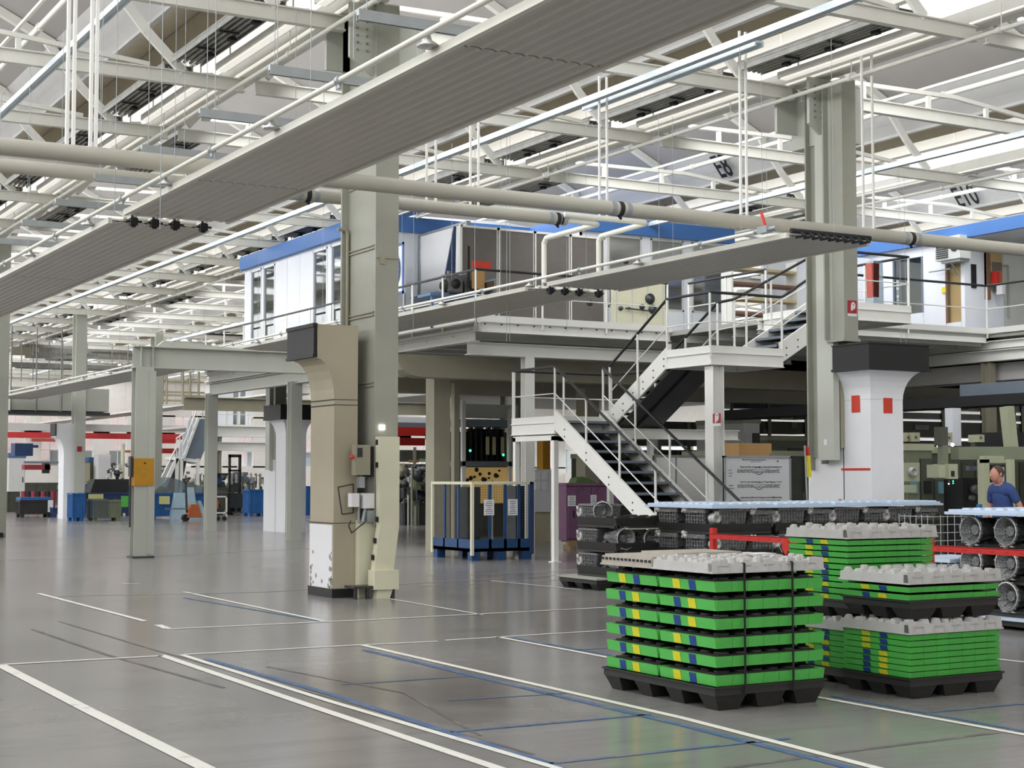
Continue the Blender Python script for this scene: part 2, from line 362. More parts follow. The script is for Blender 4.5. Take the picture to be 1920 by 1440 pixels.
for (gx, s, px, py, p2) in ((.7, 'E4', 133, 160, 0), (8.7, 'E6', 818, 262, 0), (16.7, 'E8', 1352, 327, 0), (24.7, 'E10', 1798, 378, 0)): bay_letters(gx, s, px, py, p2)

# trusses: chord, rafter, strut, bowed tie
def nth(k):
    w = ['first','second','third','fourth','fifth','sixth','seventh','eighth','ninth','tenth','eleventh','twelfth','thirteenth','fourteenth','fifteenth','sixteenth','seventeenth','eighteenth','nineteenth','twentieth']
    return w[k] if k < 20 else ['twenty-first','twenty-second','twenty-third','twenty-fourth','twenty-fifth'][min(k-20, 4)]
def bayname(gx):
    i = round((gx-.7)/8)
    return {-2: 'second bay left of E4', -1: 'bay left of E4', 0: 'bay lettered E4', 1: 'bay lettered E6', 2: 'bay lettered E8', 3: 'bay lettered E10'}.get(i, '%s bay beyond E10' % nth(max(0, i-4)))
def make_truss():
    t = thing('roof_truss', (0, 0, 0), 'white steel roof truss spanning one saw-tooth bay', 'truss', 'roof trusses crossing the bays')
    M().hbeam((.15, 0, 7.88), (7.95, 0, 7.88), .12, .22, .02).build('chord', 'chord_paint', t)
    M().bar((2.75, 0, 10.76), (5.86, 0, 9.25), .13, .14).build('rafter', 'chord_paint', t)
    M().bar((5.75, 0, 9.27), (6.35, 0, 8.55), .06, .15).bar((6.35, 0, 8.55), (6.95, 0, 7.98), .06, .15).build('strut', 'white_steel', t)
    M().bar((.6, 0, 8.22), (3.6, 0, 8.27), .07, .07).bar((3.6, 0, 8.27), (6.4, 0, 8.03), .07, .07).build('tie_rod', 'chord_paint', t)
    p = M()
    for x in (1.5, 3.0, 4.4): p.box(x-.04, x+.04, -.03, .03, 7.98, 8.22)
    p.build('clamps', 'chord_paint', t)
    M().bar((.35, 0, 8.05), (2.7, 0, 10.75), .08, .08).build('glazing_rafter', 'chord_paint', t)
    return t
tr0 = make_truss(); first = True; cnt = {}
for gx in BAYS[1:]:
    for y in TY:
        az = degrees(atan2(gx+8, y)); az2 = degrees(atan2(gx, y))
        if az < 10 or az2 > 50 or y > 106 or math.hypot(gx, y) > 112: continue
        kk = cnt.get(gx, 0); cnt[gx] = kk+1; lb = 'white roof truss, %s from the camera, %s' % (nth(kk), bayname(gx))
        if first: tr0.location = (gx, y, 0); tr0['label'] = lb; first = False
        else: dup(tr0, (gx, y, 0), lb)

# light troughs, battens, gutter pipes and C-rails running down each bay
def seg_tray(x, z, y0, y1):
    m = M(); m.box(x-.24, x-.22, y0, y1, z, z+.12).box(x+.22, x+.24, y0, y1, z, z+.12).box(x-.24, x+.24, y0, y1, z+.08, z+.09)
    for i in range(4): m.tube((x-.15+.10*i, y0+.03, z+.03), (x-.15+.10*i, y1-.03, z+.03), .026, 6)
    return m
proto = {}
cn2 = {}
def run_item(kind, x, y, z, ln, gx=0, side=''):
    k2 = (kind, gx, side); q2 = cn2.get(k2, 0); cn2[k2] = q2+1
    lb = '%s %s, %s from the camera, %s' % ({'cable_tray': 'grey cable tray', 'light_batten': 'white light batten'}[kind], side, nth(q2), bayname(gx))
    key = (kind, ln)
    if key not in proto:
        if kind == 'cable_tray':
            t = thing('cable_tray', (0,0,0), 'grey cable tray with conduits hung beside a roof gutter', 'cable tray', 'cable trays along the roof gutters')
            seg_tray(0, 0, 0, ln).build('tray', 'trough_grey', t)
            q = M()
            for i in range(int(ln)): q.box(-.2, .1, .5+i-.02, .5+i+.03, -.02, .0).box(.05, .16, .8+i-.04, .8+i+.07, -.04, .02)
            q.build('clamps', 'black_rubber', t)
        else:
            t = thing('light_batten', (0,0,0), 'white fluorescent batten hung under a roof gutter', 'ceiling light', 'fluorescent battens along the gutters')
            M().prof([(-.10,.0),(-.10,.10),(.08,.12),(.10,.0)], 'y', 0, ln).build('housing', 'white_steel', t)
            M().box(-.08,.05,.05,ln-.05,-.025,.0).build('tube', 'tube_light', t)
            M().bar((0,.4,.09),(0,.4,.35),.02).bar((0,ln-.4,.09),(0,ln-.4,.35),.02).build('hanger', 'galvanised', t)
        proto[key] = t; t.location = (x, y, z); t['label'] = lb
    else: dup(proto[key], (x, y, z), lb)
for gx in BAYS[2:9]:
    for k in range(24):
        y = 12.0 + 4*k
        if degrees(atan2(gx, y)) > 51 or degrees(atan2(gx, y)) < 9 or math.hypot(gx, y) > 90: continue
        if (k*7 + int(gx)) % 6 != 3: run_item('cable_tray', gx-1.05, y, 8.06, 3.6, gx-8, 'before the gutter')
        if (k*5 + int(gx)) % 5 != 2: run_item('light_batten', gx-.55, y, 7.98, 3.4, gx-8, 'by the gutter')
        if k % 2 == 0 and k != 2: run_item('cable_tray', gx+.52, y, 7.86, 3.6, gx, 'behind the gutter')
    m = M().tube((gx-.35, 8, 7.72), (gx-.35, 98, 7.72), .035, 8)
    for k in range(30): m.tube((gx-.35, 9+3*k, 7.72), (gx-.35, 9+3*k, 8.1), .008, 5).tube((gx-.35, 9.0+3*k, 7.72), (gx-.35, 9.08+3*k, 7.72), .05, 8)
    tag(m.build('gutter_pipe', 'pipe_white'), 'thin white pipe clipped under the gutter, %s' % bayname(gx), 'pipe', 'pipe runs under the gutters')
    if gx > 0: tag(M().box(gx-3.29, gx-3.20, 12, 95, 7.64, 7.70).box(gx-3.3, gx-3.28, 12, 95, 7.60, 7.66).box(gx-3.2, gx-3.18, 12, 95, 7.60, 7.66).build('channel_rail', 'galv_bright'), 'bluish galvanised channel rail under the chords, %s' % bayname(gx-8), 'rail', 'channel rails under the chords')
for x, y0, y1, z in ((5.55, 12.5, 17.6, 8.35), (13.75, 17.0, 21.5, 7.66), (30.0, 20.5, 27.5, 7.66)):
    tag(M().box(x-.08, x+.08, y0, y1, z, z+.03).box(x-.08, x-.05, y0, y1, z-.05, z).box(x+.05, x+.08, y0, y1, z-.05, z).build('short_channel', 'galv_bright'),
        'short galvanised channel below the trusses, %s' % ('top left' if x < 6 else 'above the tall right column' if x < 20 else 'near E10'), 'rail', 'short channels below the trusses')

# ------------------------------------------------------------------ radiant heating panels
def radiant_panel(x0, x1, y0, y1, z, label, ribs=10, edge_l=True):
    t = thing('radiant_panel', (x0, y0, z), label, 'heating panel', 'radiant heating panels')
    n = ribs; w = (x1-x0-.10)/n
    # corrugated underside with tube ridges, a joint every 6 m
    y = y0
    while y < y1-.01:
        ye = min(y+6.0, y1); pts = []
        for i in range(n):
            xa = x0+.05+i*w
            pts += [(xa, 0.012), (xa+.28*w, .011), (xa+.40*w, .003), (xa+.5*w, -.001), (xa+.60*w, .003), (xa+.72*w, .011)]
        pts.append((x0+.05+n*w, .012))
        M().sheet([(a, b+z) for a, b in pts], 'y', y+.012, ye-.012, .012).build('panel_sheet', 'panel_grey', t)
        y = ye
    M().box(x0, x0+.05, y0, y1, z-.01, z+.06).box(x1-.05, x1, y0, y1, z-.01, z+.06).build('edge_channel', 'panel_edge', t)
    M().box(x0+.05, x1-.05, y0, y1, z+.03, z+.05).build('top_cover', 'panel_edge', t)
    if y1-y0 > 3:
        h = M(); yy = y0+1.2
        while yy < y1:
            h.tube((x0+.2, yy, z+.06), (x0+.2, yy, 7.8), .0035, 4); yy += 4.0
        h.build('hanger_rod', 'galvanised', t)
    return t
radiant_panel(5.25, 6.58, 4.0, 18.55, 4.75, 'nearest grey ribbed radiant panel overhead, from the joint towards the camera')
radiant_panel(5.25, 6.58, 19.2, 62, 4.75, 'grey ribbed radiant panel overhead left, beyond the valve joint')
radiant_panel(13.32, 14.78, 15.95, 22.05, 4.75, 'short grey radiant panel above the stairs with an open end')
radiant_panel(13.32, 14.78, 22.75, 65.4, 4.75, 'long radiant panel in front of the mezzanine, running far left', 10)
radiant_panel(21.9, 23.2, 56, 100, 4.75, 'distant radiant panel above the far stairs', 8)
# pipe beside the panels, with small chrome lamps
def side_pipe(x, y0, y1, z, label):
    t = thing('panel_pipe', (x, y0, z), label, 'pipe')
    M().tube((x, y0, z), (x, y1, z), .026, 8).build('pipe', 'pipe_white' if x > 10 else 'panel_edge', t)
    y = y0+1.5; i = 0
    while y < min(y1, 60):
        if i % 2: M().lathe((x+.02, y, z-.10), (0,0,1), [(.001,.0),(.085,.0),(.085,.012),(.03,.05),(.02,.09)], 10).build('pipe_clip', 'cast_bright', t)
        else: M().tube((x, y-.03, z), (x, y+.03, z), .042, 8).tube((x, y, z-.07), (x, y, z), .02, 6).build('pipe_clip', 'galvanised', t)
        y += 1.6; i += 1
side_pipe(5.17, 4.0, 60, 4.90, 'cream pipe along the left edge of the nearest overhead panel')
side_pipe(13.24, 16.2, 65, 4.88, 'white pipe along the edge of the panel above the stairs')
def valve_joint(x0, x1, y0, y1, z, label):
    t = thing('panel_joint', (x0, y0, z), label, 'pipe joint')
    M().tube((x0+.1, y0+.12, z+.02), (x1-.1, y0+.12, z+.02), .03, 8).tube((x0+.1, y1-.12, z+.02), (x1-.1, y1-.12, z+.02), .03, 8).build('header', 'panel_edge', t)
    for i, f in enumerate((.12, .34, .56, .86)):
        x = x0+(x1-x0)*f
        M().path([(x, y0-.05, z+.03), (x+.03, (y0+y1)/2, z-.01), (x, y1+.05, z+.03)], .022, 6).build('link_pipe', 'pipe_white', t)
        M().box(x-.04, x+.05, (y0+y1)/2-.12, (y0+y1)/2-.02, z-.11, z-.02).tube((x+.005, (y0+y1)/2-.07, z-.13), (x+.005, (y0+y1)/2-.07, z+.02), .03, 8).bar((x-.08, (y0+y1)/2-.07, z-.06), (x+.11, (y0+y1)/2-.07, z-.06), .025).build('valve', 'black_rubber', t)
valve_joint(5.3, 6.5, 18.55, 19.2, 4.78, 'pipe joint with black valves between the nearest overhead panels')
valve_joint(13.4, 14.7, 22.05, 22.75, 4.78, 'pipe joint with black valves above the mezzanine corner')
# open end of the short panel: header, red lever, flexible hoses
t = thing('panel_end_header', (13.3, 15.9, 4.75), 'black flexible hoses at the open end of the short panel', 'pipe joint')
hm = M().tube((13.36, 15.9, 4.83), (14.74, 15.9, 4.83), .035, 8)
for i in range(9): hm.path([(13.5+.14*i, 15.9, 4.83), (13.54+.14*i, 15.82, 4.77), (13.5+.14*i, 15.97, 4.76)], .018, 6)
hm.build('hose', 'black_rubber', t)
t = thing('stop_valve', (13.24, 16.3, 4.88), 'stop valve with a raised red lever on the white pipe', 'valve')
M().box(13.19, 13.30, 16.2, 16.4, 4.84, 4.93).tube((13.24, 16.05, 4.88), (13.24, 16.5, 4.88), .035, 8).build('body', 'galvanised', t)
M().bar((13.24, 16.28, 4.93), (13.22, 16.34, 5.13), .02, .035).build('lever', 'red_paint', t)
# cross bars of slotted channel over the nearest panel
for i in range(8):
    y = 11.6+2.0*i if i < 3 else 13.6+2.03*(i-1)
    t = thing('channel_bar', (5.2, y, 5.4), 'grey slotted channel bar above the nearest panel, %s from the camera' % nth(i), 'rail', 'channel bars over the nearest panel')
    M().box(5.2, 6.7, y-.025, y+.025, 5.38, 5.43).box(5.2, 6.7, y-.025, y-.018, 5.34, 5.38).box(5.2, 6.7, y+.018, y+.025, 5.34, 5.38).build('channel', 'galvanised', t)
    M().tube((5.28, y, 5.4), (5.28, y, 7.8), .004, 4).tube((5.75, y, 4.8), (5.75, y, 5.4), .004, 4).build('rod', 'galvanised', t)

# ------------------------------------------------------------------ big insulated pipes
def big_pipe(y, z, r, x0, x1, coups, label):
    t = thing('insulated_pipe', (x0, y, z), label, 'pipe')
    xs = [x0]+coups+[x1]
    for a, b in zip(xs, xs[1:]): M().tube((a+.03, y, z), (b-.03, y, z), r, 20).build('pipe_jacket', 'pipe_cream', t)
    for c in coups: 
        M().tube((c-.09, y, z), (c+.09, y, z), r*.88, 18).tube((c-.035, y, z), (c+.035, y, z), r*1.06, 18).tube((c-.02, y-.02, z-r), (c+.03, y, z-r*1.35), .02, 6).build('coupling', 'black_rubber', t)
        M().tube((c-.16, y, z), (c-.09, y, z), r*1.03, 20).tube((c+.09, y, z), (c+.16, y, z), r*1.03, 20).build('sleeve', 'galvanised', t)
    return t
big_pipe(17.62, 5.24, .098, -3, 26, [11.8, 17.15], 'thick cream pipe crossing in front of both tall columns')
p2 = big_pipe(20.75, 5.63, .095, -3, 12.8, [8.53, 12.72], 'thick cream pipe passing behind the tall column and ending above the mezzanine')
t = thing('branch_pipe', (12.8, 20.75, 5.63), 'inner white branch pipe elbowing down to the panel joint', 'pipe')
M().path([(12.8, 20.72, 5.61), (13.42, 20.72, 5.61), (13.50, 20.80, 5.61), (13.50, 22.35, 5.60), (13.50, 22.43, 5.52), (13.50, 22.43, 4.85)], .045, 10).build('pipe', 'pipe_white', t)
t = thing('branch_pipe', (12.8, 20.6, 5.69), 'outer white branch pipe elbowing down behind the panel', 'pipe')
M().path([(12.8, 20.66, 5.69), (14.32, 20.66, 5.69), (14.40, 20.74, 5.69), (14.40, 22.05, 5.66), (14.40, 22.13, 5.58), (14.40, 22.13, 4.85)], .045, 10).build('pipe', 'pipe_white', t)
def hanger(x, y, z0, w, d, label):
    t = thing('pipe_hanger', (x, y, z0), label, 'hanger', 'hangers of the thick pipes')
    M().box(x-w/2, x+w/2, y-d/2, y+d/2, z0, 8.0).build('strap', 'white_steel', t)
for i, px in enumerate((128, 140, 172, 182)): hanger(atY(px, 100, 17.62).x, 17.62, 5.3, .035, .05, 'white strap above the thick pipe at left, %s from the left' % nth(i))
for i, px in enumerate((1388, 1399, 1617, 1636)): hanger(atY(px, 250, 17.62).x, 17.62, 5.3, .03, .03, 'white strap above the thick pipe, %s %s the tall right column' % (nth(i % 2), 'left of' if i < 2 else 'right of'))
for i, px in enumerate((800, 817, 882, 897, 1124, 1138)): hanger(atY(px, 300, 20.75).x, 20.75, 5.7, .03, .03, 'white strap above the shorter pipe over the mezzanine, %s from the left' % nth(i))
# thin wires and drop rods
WPX = [300,215,402,345,515,553,663,950,956,1063,1236,1262,1430,1690,1700,1440,890,847,775,1563]
for i, (px, py0, py1, Y) in enumerate(((300,150,430,16),(215,0,400,18),(402,0,300,16.5),(345,90,330,20),(515,0,130,17),(553,30,330,19.5),(663,0,110,12),(950,200,640,24),(956,270,640,24.2),(1063,160,620,25),(1236,80,480,22),(1262,80,480,22.1),(1430,10,440,19),(1690,230,680,23.5),(1700,230,680,23.6),(1440,170,600,23),(890,250,600,24),(847,300,520,26),(775,320,620,27),(1563,0,450,17))):
    a = atY(px, py0, Y); b = atY(px, py1, Y)
    tag(M().tube((b.x, b.y, b.z), (b.x, b.y, 7.9), .0045, 4).build('suspension_wire', 'galvanised'), 'thin suspension wire number %s from the left, hanging from the roof' % nth(sorted(WPX).index(px)), 'wire', 'suspension wires')

# ------------------------------------------------------------------ tall columns
def arc_flare(x0, z0, x1, z1, n=6):      # concave quarter from shaft (x0,z0) up and out to (x1,z1)
    return [(x0+(x1-x0)*(1-cos(pi/2*i/n)), z0+(z1-z0)*sin(pi/2*i/n)) for i in range(n+1)]
# column at the end of the nearest row: beige concrete shaft with corbel, olive steel shaft with services
t = thing('hall_column', (8.6, 19.6, 0), 'beige concrete and olive steel column with chipped base and black corbel end', 'column')
cx0, cx1, cy0, cy1 = 8.30, 8.64, 19.2, 20.0
out = [(cx0, .10), (cx0, 2.62)] + arc_flare(cx0, 2.62, 8.04, 3.17) + [(8.04, 3.62), (cx1, 3.62), (cx1, .10)]
M().prof(out, 'y', cy0, cy1).build('concrete_shaft', 'concrete_beige', t)
M().box(8.0, 8.05, cy0-.0, cy1+.14, 3.20, 3.62).box(7.985, 8.05, cy0-.01, cy1+.15, 3.58, 3.63).box(7.985, 8.05, cy0-.01, cy1+.15, 3.18, 3.22).build('corbel_end_plate', 'black_paint', t)
M().box(cx0-.015, cx0, cy0+.02, cy1-.02, .12, .96).build('white_face_plate', 'concrete_white', t)
M().box(cx0-.02, cx1+.1, cy0-.015, cy1+.02, 0, .12).build('black_skirt', 'black_paint', t)
for z0 in (.98, 2.55, 2.62): M().box(cx0-.018, cx1+.002, cy0-.004, cy1, z0, z0+.008).build('crack_line', 'ink', t)
chips = M()
for i in range(26):
    yy = cy0+.03+random.random()*(cy1-cy0-.06); zz = .13+random.random()**2*.5; s_ = .01+.03*random.random()
    if random.random() < .6: yy = (cy0+.03) if random.random() < .5 else cy1-.08
    chips.prof([(yy-s_, zz), (yy+s_*.6, zz-s_), (yy+s_, zz+s_*.7), (yy, zz+s_*1.4)], 'x', cx0-.019, cx0-.014)
chips.build('paint_chips', 'column_dull', t)
st = M().box(8.80, 9.14, 19.0, 19.03, .95, 8.0).box(8.805, 8.86, 19.03, 19.90, .95, 8.0).box(8.70, 9.14, 19.90, 19.94, .95, 8.0).build('steel_shaft', 'column_olive', t)
gq = M()
for z0 in (2.85, 3.80, 4.70, 5.6, 6.6): gq.box(8.785, 8.805, 19.05, 19.88, z0, z0+.018).box(8.785, 8.805, 19.05, 19.88, z0-.045, z0-.03)
gq.build('stiffener', 'column_dull', t)
M().path([(8.62, 19.86, 5.02), (8.74, 19.86, 5.02), (8.77, 19.86, 4.96), (8.77, 19.86, 1.2)], .025, 8).build('conduit', 'column_dull', t)
M().box(8.80, 9.14, 18.985, 19.0, 4.53, 4.56).box(8.86, 8.93, 18.985, 19.0, 4.45, 4.53).build('patch', 'column_dull', t)
M().box(8.62, 9.02, 19.08, 20.0, 0, 1.02).build('cream_plinth', 'concrete_cream', t)
ch = M(); ch.prof([(8.80, 2.13), (9.10, 2.13), (9.10, .95), (9.02, .36), (8.74, .36), (8.82, .95)], 'y', 18.86, 18.98)
ch.build('cable_cover', 'concrete_cream', t)
M().box(8.70, 9.05, 18.76, 18.97, .12, .37).build('cover_box', 'concrete_cream', t)
M().prof([(8.76, .12), (8.98, .12), (8.94, 0), (8.74, 0)], 'y', 18.80, 18.92).build('cover_foot', 'concrete_cream', t)
h = M()
for z0 in (2.02, 1.72, 1.0, .72, .5):
    dx = 0 if z0 > .96 else (z0-.95)*.13
    h.box(8.79+dx, 8.81+dx, 18.90, 18.95, z0, z0+.07).box(9.095+dx, 9.112+dx, 18.90, 18.95, z0, z0+.07)
h.build('hinge', 'black_rubber', t)
M().box(8.45, 8.49, 18.84, 18.88, 0, .14).box(8.62, 8.66, 18.84, 18.88, 0, .14).box(8.98, 9.03, 18.84, 18.90, 0, .14).box(8.42, 8.78, 18.80, 19.1, .14, .17).build('stand', 'steel_dark', t)
M().box(8.86, 8.94, 18.978, 18.985, 2.22, 2.29).build('white_reflector', 'led_white', t)
e = M().box(8.52, 8.74, 19.0, 19.12, 1.62, 2.02).build('switch_box', 'column_dull', t)
M().box(8.55, 8.62, 18.99, 19.0, 1.86, 1.98).build('switch_label', 'ink', e)
M().box(8.76, 8.80, 19.02, 19.3, 1.60, 2.0).build('dark_back_plate', 'black_rubber', t)
M().box(8.47, 8.58, 19.0, 19.12, 1.20, 1.38).box(8.64, 8.80, 19.0, 19.12, 1.18, 1.38).build('junction_box', 'concrete_white', t)
M().box(8.58, 8.66, 19.0, 19.1, 1.45, 1.60).tube((8.60, 19.06, 1.38), (8.60, 19.06, .98), .02, 6).tube((8.72, 19.06, 1.3), (8.66, 19.06, 1.0), .03, 6).box(8.70, 8.80, 19.0, 19.05, 1.0, 1.15).build('fittings', 'galvanised', t)
M().path([(8.46, 19.0, 1.02), (8.42, 18.98, .95), (8.46, 18.97, .86), (8.6, 18.98, .96), (8.66, 19.0, .99)], .008, 5).build('loose_cable', 'black_rubber', t)
M().ball((8.47, 19.0, 1.86), .035, 8, 6).build('red_button', 'orange_red', t)
# outline of a removed sign
fr = M(); P = [(8.36, 1.46), (8.58, 1.50), (8.58, 1.12), (8.42, 1.10)]
for a, b in zip(P, P[1:]+P[:1]): fr.bar((a[0], cy0-.004, a[1]), (b[0], cy0-.004, b[1]), .008, .012)
fr.build('sign_outline', 'ink', t)
def head_fittings(t, X, Y, mt='column_grey'):
    M().box(X-.55, X-.10, Y+.0, Y+.06, 7.25, 8.0).box(X-.55, X-.10, Y+.8, Y+.86, 7.25, 8.0).prof([(X-.55, 7.25), (X-.10, 7.25), (X-.10, 6.95)], 'y', Y, Y+.06).build('bracket_plate', mt, t)
    b = M()
    for i in range(6): b.tube((X-.44, Y-.02, 7.35+.1*i), (X-.44, Y+.0, 7.35+.1*i), .018, 6).tube((X-.3, Y-.02, 7.35+.1*i), (X-.3, Y+.0, 7.35+.1*i), .018, 6)
    b.build('bolt', 'trough_grey', t)
    M().box(X-.12, X+.50, Y-.06, Y+.95, 7.0, 7.9).build('head_box', mt, t)
head_fittings(t, 9.0, 19.1)

# white column in the second row with four-sided black capital
def yx(px, X, py=300): return atX(px, py, X).y
t = thing('hall_column', (17.2, 18.7, 0), 'white concrete column with black square capital, red patches and grey steel shaft', 'column')
ax0, ax1, ay0, ay1 = 16.93, 17.60, 18.3, 18.94
def capital(t, x0, x1, y0, y1, zs, z1, z2, ex, ey, m1, m2, black=True, eb=None):
    eb = ey if eb is None else eb
    n = 7; mb = M(); rings = [(0, 0)]
    for i in range(n+1): rings.append(((1-cos(pi/2*i/n)), zs+(z1-zs)*sin(pi/2*i/n)))
    vs = []; 
    for q, z in rings: vs += [(x0-ex*q, y0-ey*q, z), (x1+ex*q, y0-ey*q, z), (x1+ex*q, y1+eb*q, z), (x0-ex*q, y1+eb*q, z)]
    fs = [(4*j+i, 4*j+(i+1)%4, 4*j+4+(i+1)%4, 4*j+4+i) for j in range(len(rings)-1) for i in range(4)] + [(4*len(rings)-4, 4*len(rings)-3, 4*len(rings)-2, 4*len(rings)-1)]
    mb.add(vs, fs); mb.build('concrete_shaft', m1, t)
    cb = M().box(x0-ex-.02, x1+ex+.02, y0-ey-.02, y1+eb+.0, z1, z2)
    cb.box(x0-ex-.04, x1+ex+.04, y0-ey-.04, y1+eb+.01, z1-.02, z1+.02).box(x0-ex-.035, x1+ex+.035, y0-ey-.035, y1+eb+.01, z2-.02, z2)
    cb.build('capital', m2, t)
capital(t, ax0, ax1, ay0, ay1, 2.78, 3.26, 3.66, .27, .27, 'concrete_white', 'black_paint', eb=-.10)
M().box(ax0-.004, ax1+.004, ay0-.004, ay1, 2.80, 2.806).build('joint_line', 'column_grey', t)
a = atX(1597, 742, ax0); b = atX(1613, 773, ax0); M().box(ax0-.008, ax0, b.y, a.y, b.z, a.z).build('red_patch', 'orange_red', t)
a = atY(1656, 746, ay0); b = atY(1673, 775, ay0); M().box(a.x, b.x, ay0-.008, ay0, b.z, a.z).build('red_patch', 'orange_red', t)
a = atX(1578, 878, ax0); b = atX(1632, 882, ax0); M().box(ax0-.008, ax0, b.y, a.y, b.z, a.z).build('red_strip', 'red_paint', t)
ye = yx(1511, ax0)
M().prof([(ay1-.02, 0), (ye, 0), (ye, 1.75), (ye-.33, 2.05), (ay1-.02, 2.1)], 'x', ax0+.0, ax1-.1).build('white_footing', 'concrete_white', t)
sx = 16.80
YC, YD, YE = atX(1561, 600, sx-.1).y, atX(1531, 600, sx-.1).y, atX(1514, 600, sx).y
xb2, xb3 = atY(1583, 600, 18.62).x, atY(1609, 600, 18.62).x
ya, yb, yc, yd, y5 = yx(1609, sx), yx(1583, sx-.3), yx(1561, sx-.06), yx(1531, sx-.06), yx(1514, sx)
M().box(xb2, xb3, 18.62, 18.65, 3.76, 7.9).box(xb2+.005, xb2+.04, 18.65, 18.95, 3.76, 7.9).box(xb2-.1, xb3, 18.95, 18.98, 3.76, 7.9).box(xb2-.04, xb3+.03, 18.60, 19.0, 3.72, 3.77).build('upper_steel_shaft', 'column_olive', t)
M().box(sx-.10, sx+.02, YC, YD, 1.86, 7.7).build('flat_duct', 'column_grey', t)
M().box(sx+.0, sx+.20, YD+.02, YD+.05, 1.8, 7.9).box(sx+.10, sx+.18, YD+.05, YE, 1.9, 7.9).box(sx+.0, sx+.34, YE, YE+.03, 1.7, 7.9).build('steel_shaft', 'column_olive', t)
M().box(sx+.05, sx+.3, ay1+.01, YC, 2.05, 7.9).build('recess_plate', 'column_dull', t)
M().box(sx-.108, sx-.10, (YC+YD)/2-.03, (YC+YD)/2+.04, 2.1, 2.19).build('white_label', 'paper', t)
M().box(ax0-.01, ax0, 18.98, 19.05, 1.18, 1.24).build('red_tag', 'sign_red', t)
head_fittings(t, 17.0, 19.1)
def hose_sign(name, p0, p1, axis, parent, face):    # red sign with white hose pictogram
    (u0, z0), (u1, z1) = p0, p1; s = thing(name, (0,0,0), '', 'sign') if parent is None else None
    def B(ua, ub, za, zb, d):
        return M().box(ua, ub, face-d, face-d+.004, za, zb) if axis == 'y' else M().box(face-d, face-d+.004, ua, ub, za, zb)
    def PT(u, z, d): return (u, face-d, z) if axis == 'y' else (face-d, u, z)
    bp = B(u0, u1, z0, z1, .008).build('sign_plate', 'sign_red', parent)
    cu, cz, w = (u0+u1)/2, (z0+z1)/2, abs(u1-u0); sg = 1 if axis == 'y' else -1
    mb = M(); pts = [(-.10,-.34),(-.10,.10),(-.06,.30),(.08,.36),(.22,.26),(.24,.02),(.18,-.14),(.06,-.20),(.04,.18)]
    Q = [PT(cu+sg*a*w, cz+b*w, .014) for a, b in pts]
    for a, b in zip(Q, Q[1:]): mb.bar(a, b, .07*w*1.6, .01, up=(0,-1,0) if axis == 'y' else (-1,0,0))
    mb.build('hose_symbol', 'sign_white', bp)
    B(u0, u1, z0-.05, z0-.005, .008).build('sign_caption', 'paper', parent)
a = atY(1589, 563, 18.62); b = atY(1606, 588, 18.62); hose_sign('fire_sign', (a.x, b.z), (b.x, a.z), 'y', t, 18.62)

def plain_column(X, Y, label, cap=True, zs=4.2, group=None, conc='concrete_white', ztop=7.9):
    t = thing('hall_column', (X, Y, 0), label, 'column', group)
    if cap:
        capital(t, X+.0, X+.62, Y, Y+.8, 2.75, 3.25, 3.66, .26, .26, conc, 'black_paint')
        M().prof([(Y+.78, 0), (Y+1.75, 0), (Y+1.75, 1.75), (Y+1.45, 2.05), (Y+.78, 2.1)], 'x', X, X+.5).build('white_footing', conc, t)
    M().box(X, X+.34, Y+.85, Y+.88, 1.8 if cap else 0, ztop).box(X+.15, X+.19, Y+.88, Y+1.6, 1.8 if cap else 0, ztop).box(X, X+.34, Y+1.6, Y+1.63, 1.8 if cap else 0, ztop).build('steel_shaft', 'column_olive', t)
    if cap: M().box(X-.12, X+.0, Y+1.0, Y+1.3, 1.8, ztop).build('flat_duct', 'column_grey', t)
    return t
plain_column(16.75, 42.2, 'white footed column with black capital behind the small portal posts', ztop=4.4)
t = thing('hall_column', (15.4, 60.3, 0), 'far white column with black corbel end and tall grey steel shaft at left', 'column')
d0, d1, d2 = atY(119, 900, 60.3).x, atY(136, 900, 60.3).x, atY(158, 800, 60.3).x
M().prof([(d0, 0), (d0, 2.4)] + arc_flare(d0, 2.4, d0-.30, 3.1) + [(d0-.30, 3.62), (d1+.2, 3.62), (d1+.2, 0)], 'y', 60.3, 61.1).build('concrete_shaft', 'concrete_white', t)
M().box(d0-.34, d0-.30, 60.28, 61.1, 3.15, 3.62).build('corbel_end_plate', 'black_paint', t)
M().box(d1, d2, 60.1, 60.14, .3, 7.9).box((d1+d2)/2, (d1+d2)/2+.04, 60.14, 60.6, .3, 7.9).box(d1, d2, 60.6, 60.64, .3, 7.9).build('steel_shaft', 'column_grey', t)
M().box(d1+.1, d1+.28, 60.08, 60.1, 2.55, 2.75).build('fire_sign', 'sign_red', t)
t = plain_column(8.78, 42.0, 'tall dark column cut by the left edge of the picture', cap=False)
M().box(8.55, 9.0, 42.6, 43.9, 0, .12).build('black_skirt', 'black_paint', t)
plain_column(16.75, 90, 'very far column with black capital left of the yellow banded post', ztop=7.8)
plain_column(20.6, 66.5, 'far dark steel column behind the blue bins', cap=False)
plain_column(25.3, 18.6, 'column under the right mezzanine near the worker', ztop=4.3, conc='machine_green')
plain_column(24.7, 42.2, 'column deep under the mezzanine', cap=False, ztop=4.3)
plain_column(32.7, 36, 'dark column far under the right mezzanine', cap=False, ztop=4.3)
plain_column(30.5, 27.2, 'pale column far behind the worker', cap=False, ztop=4.3)

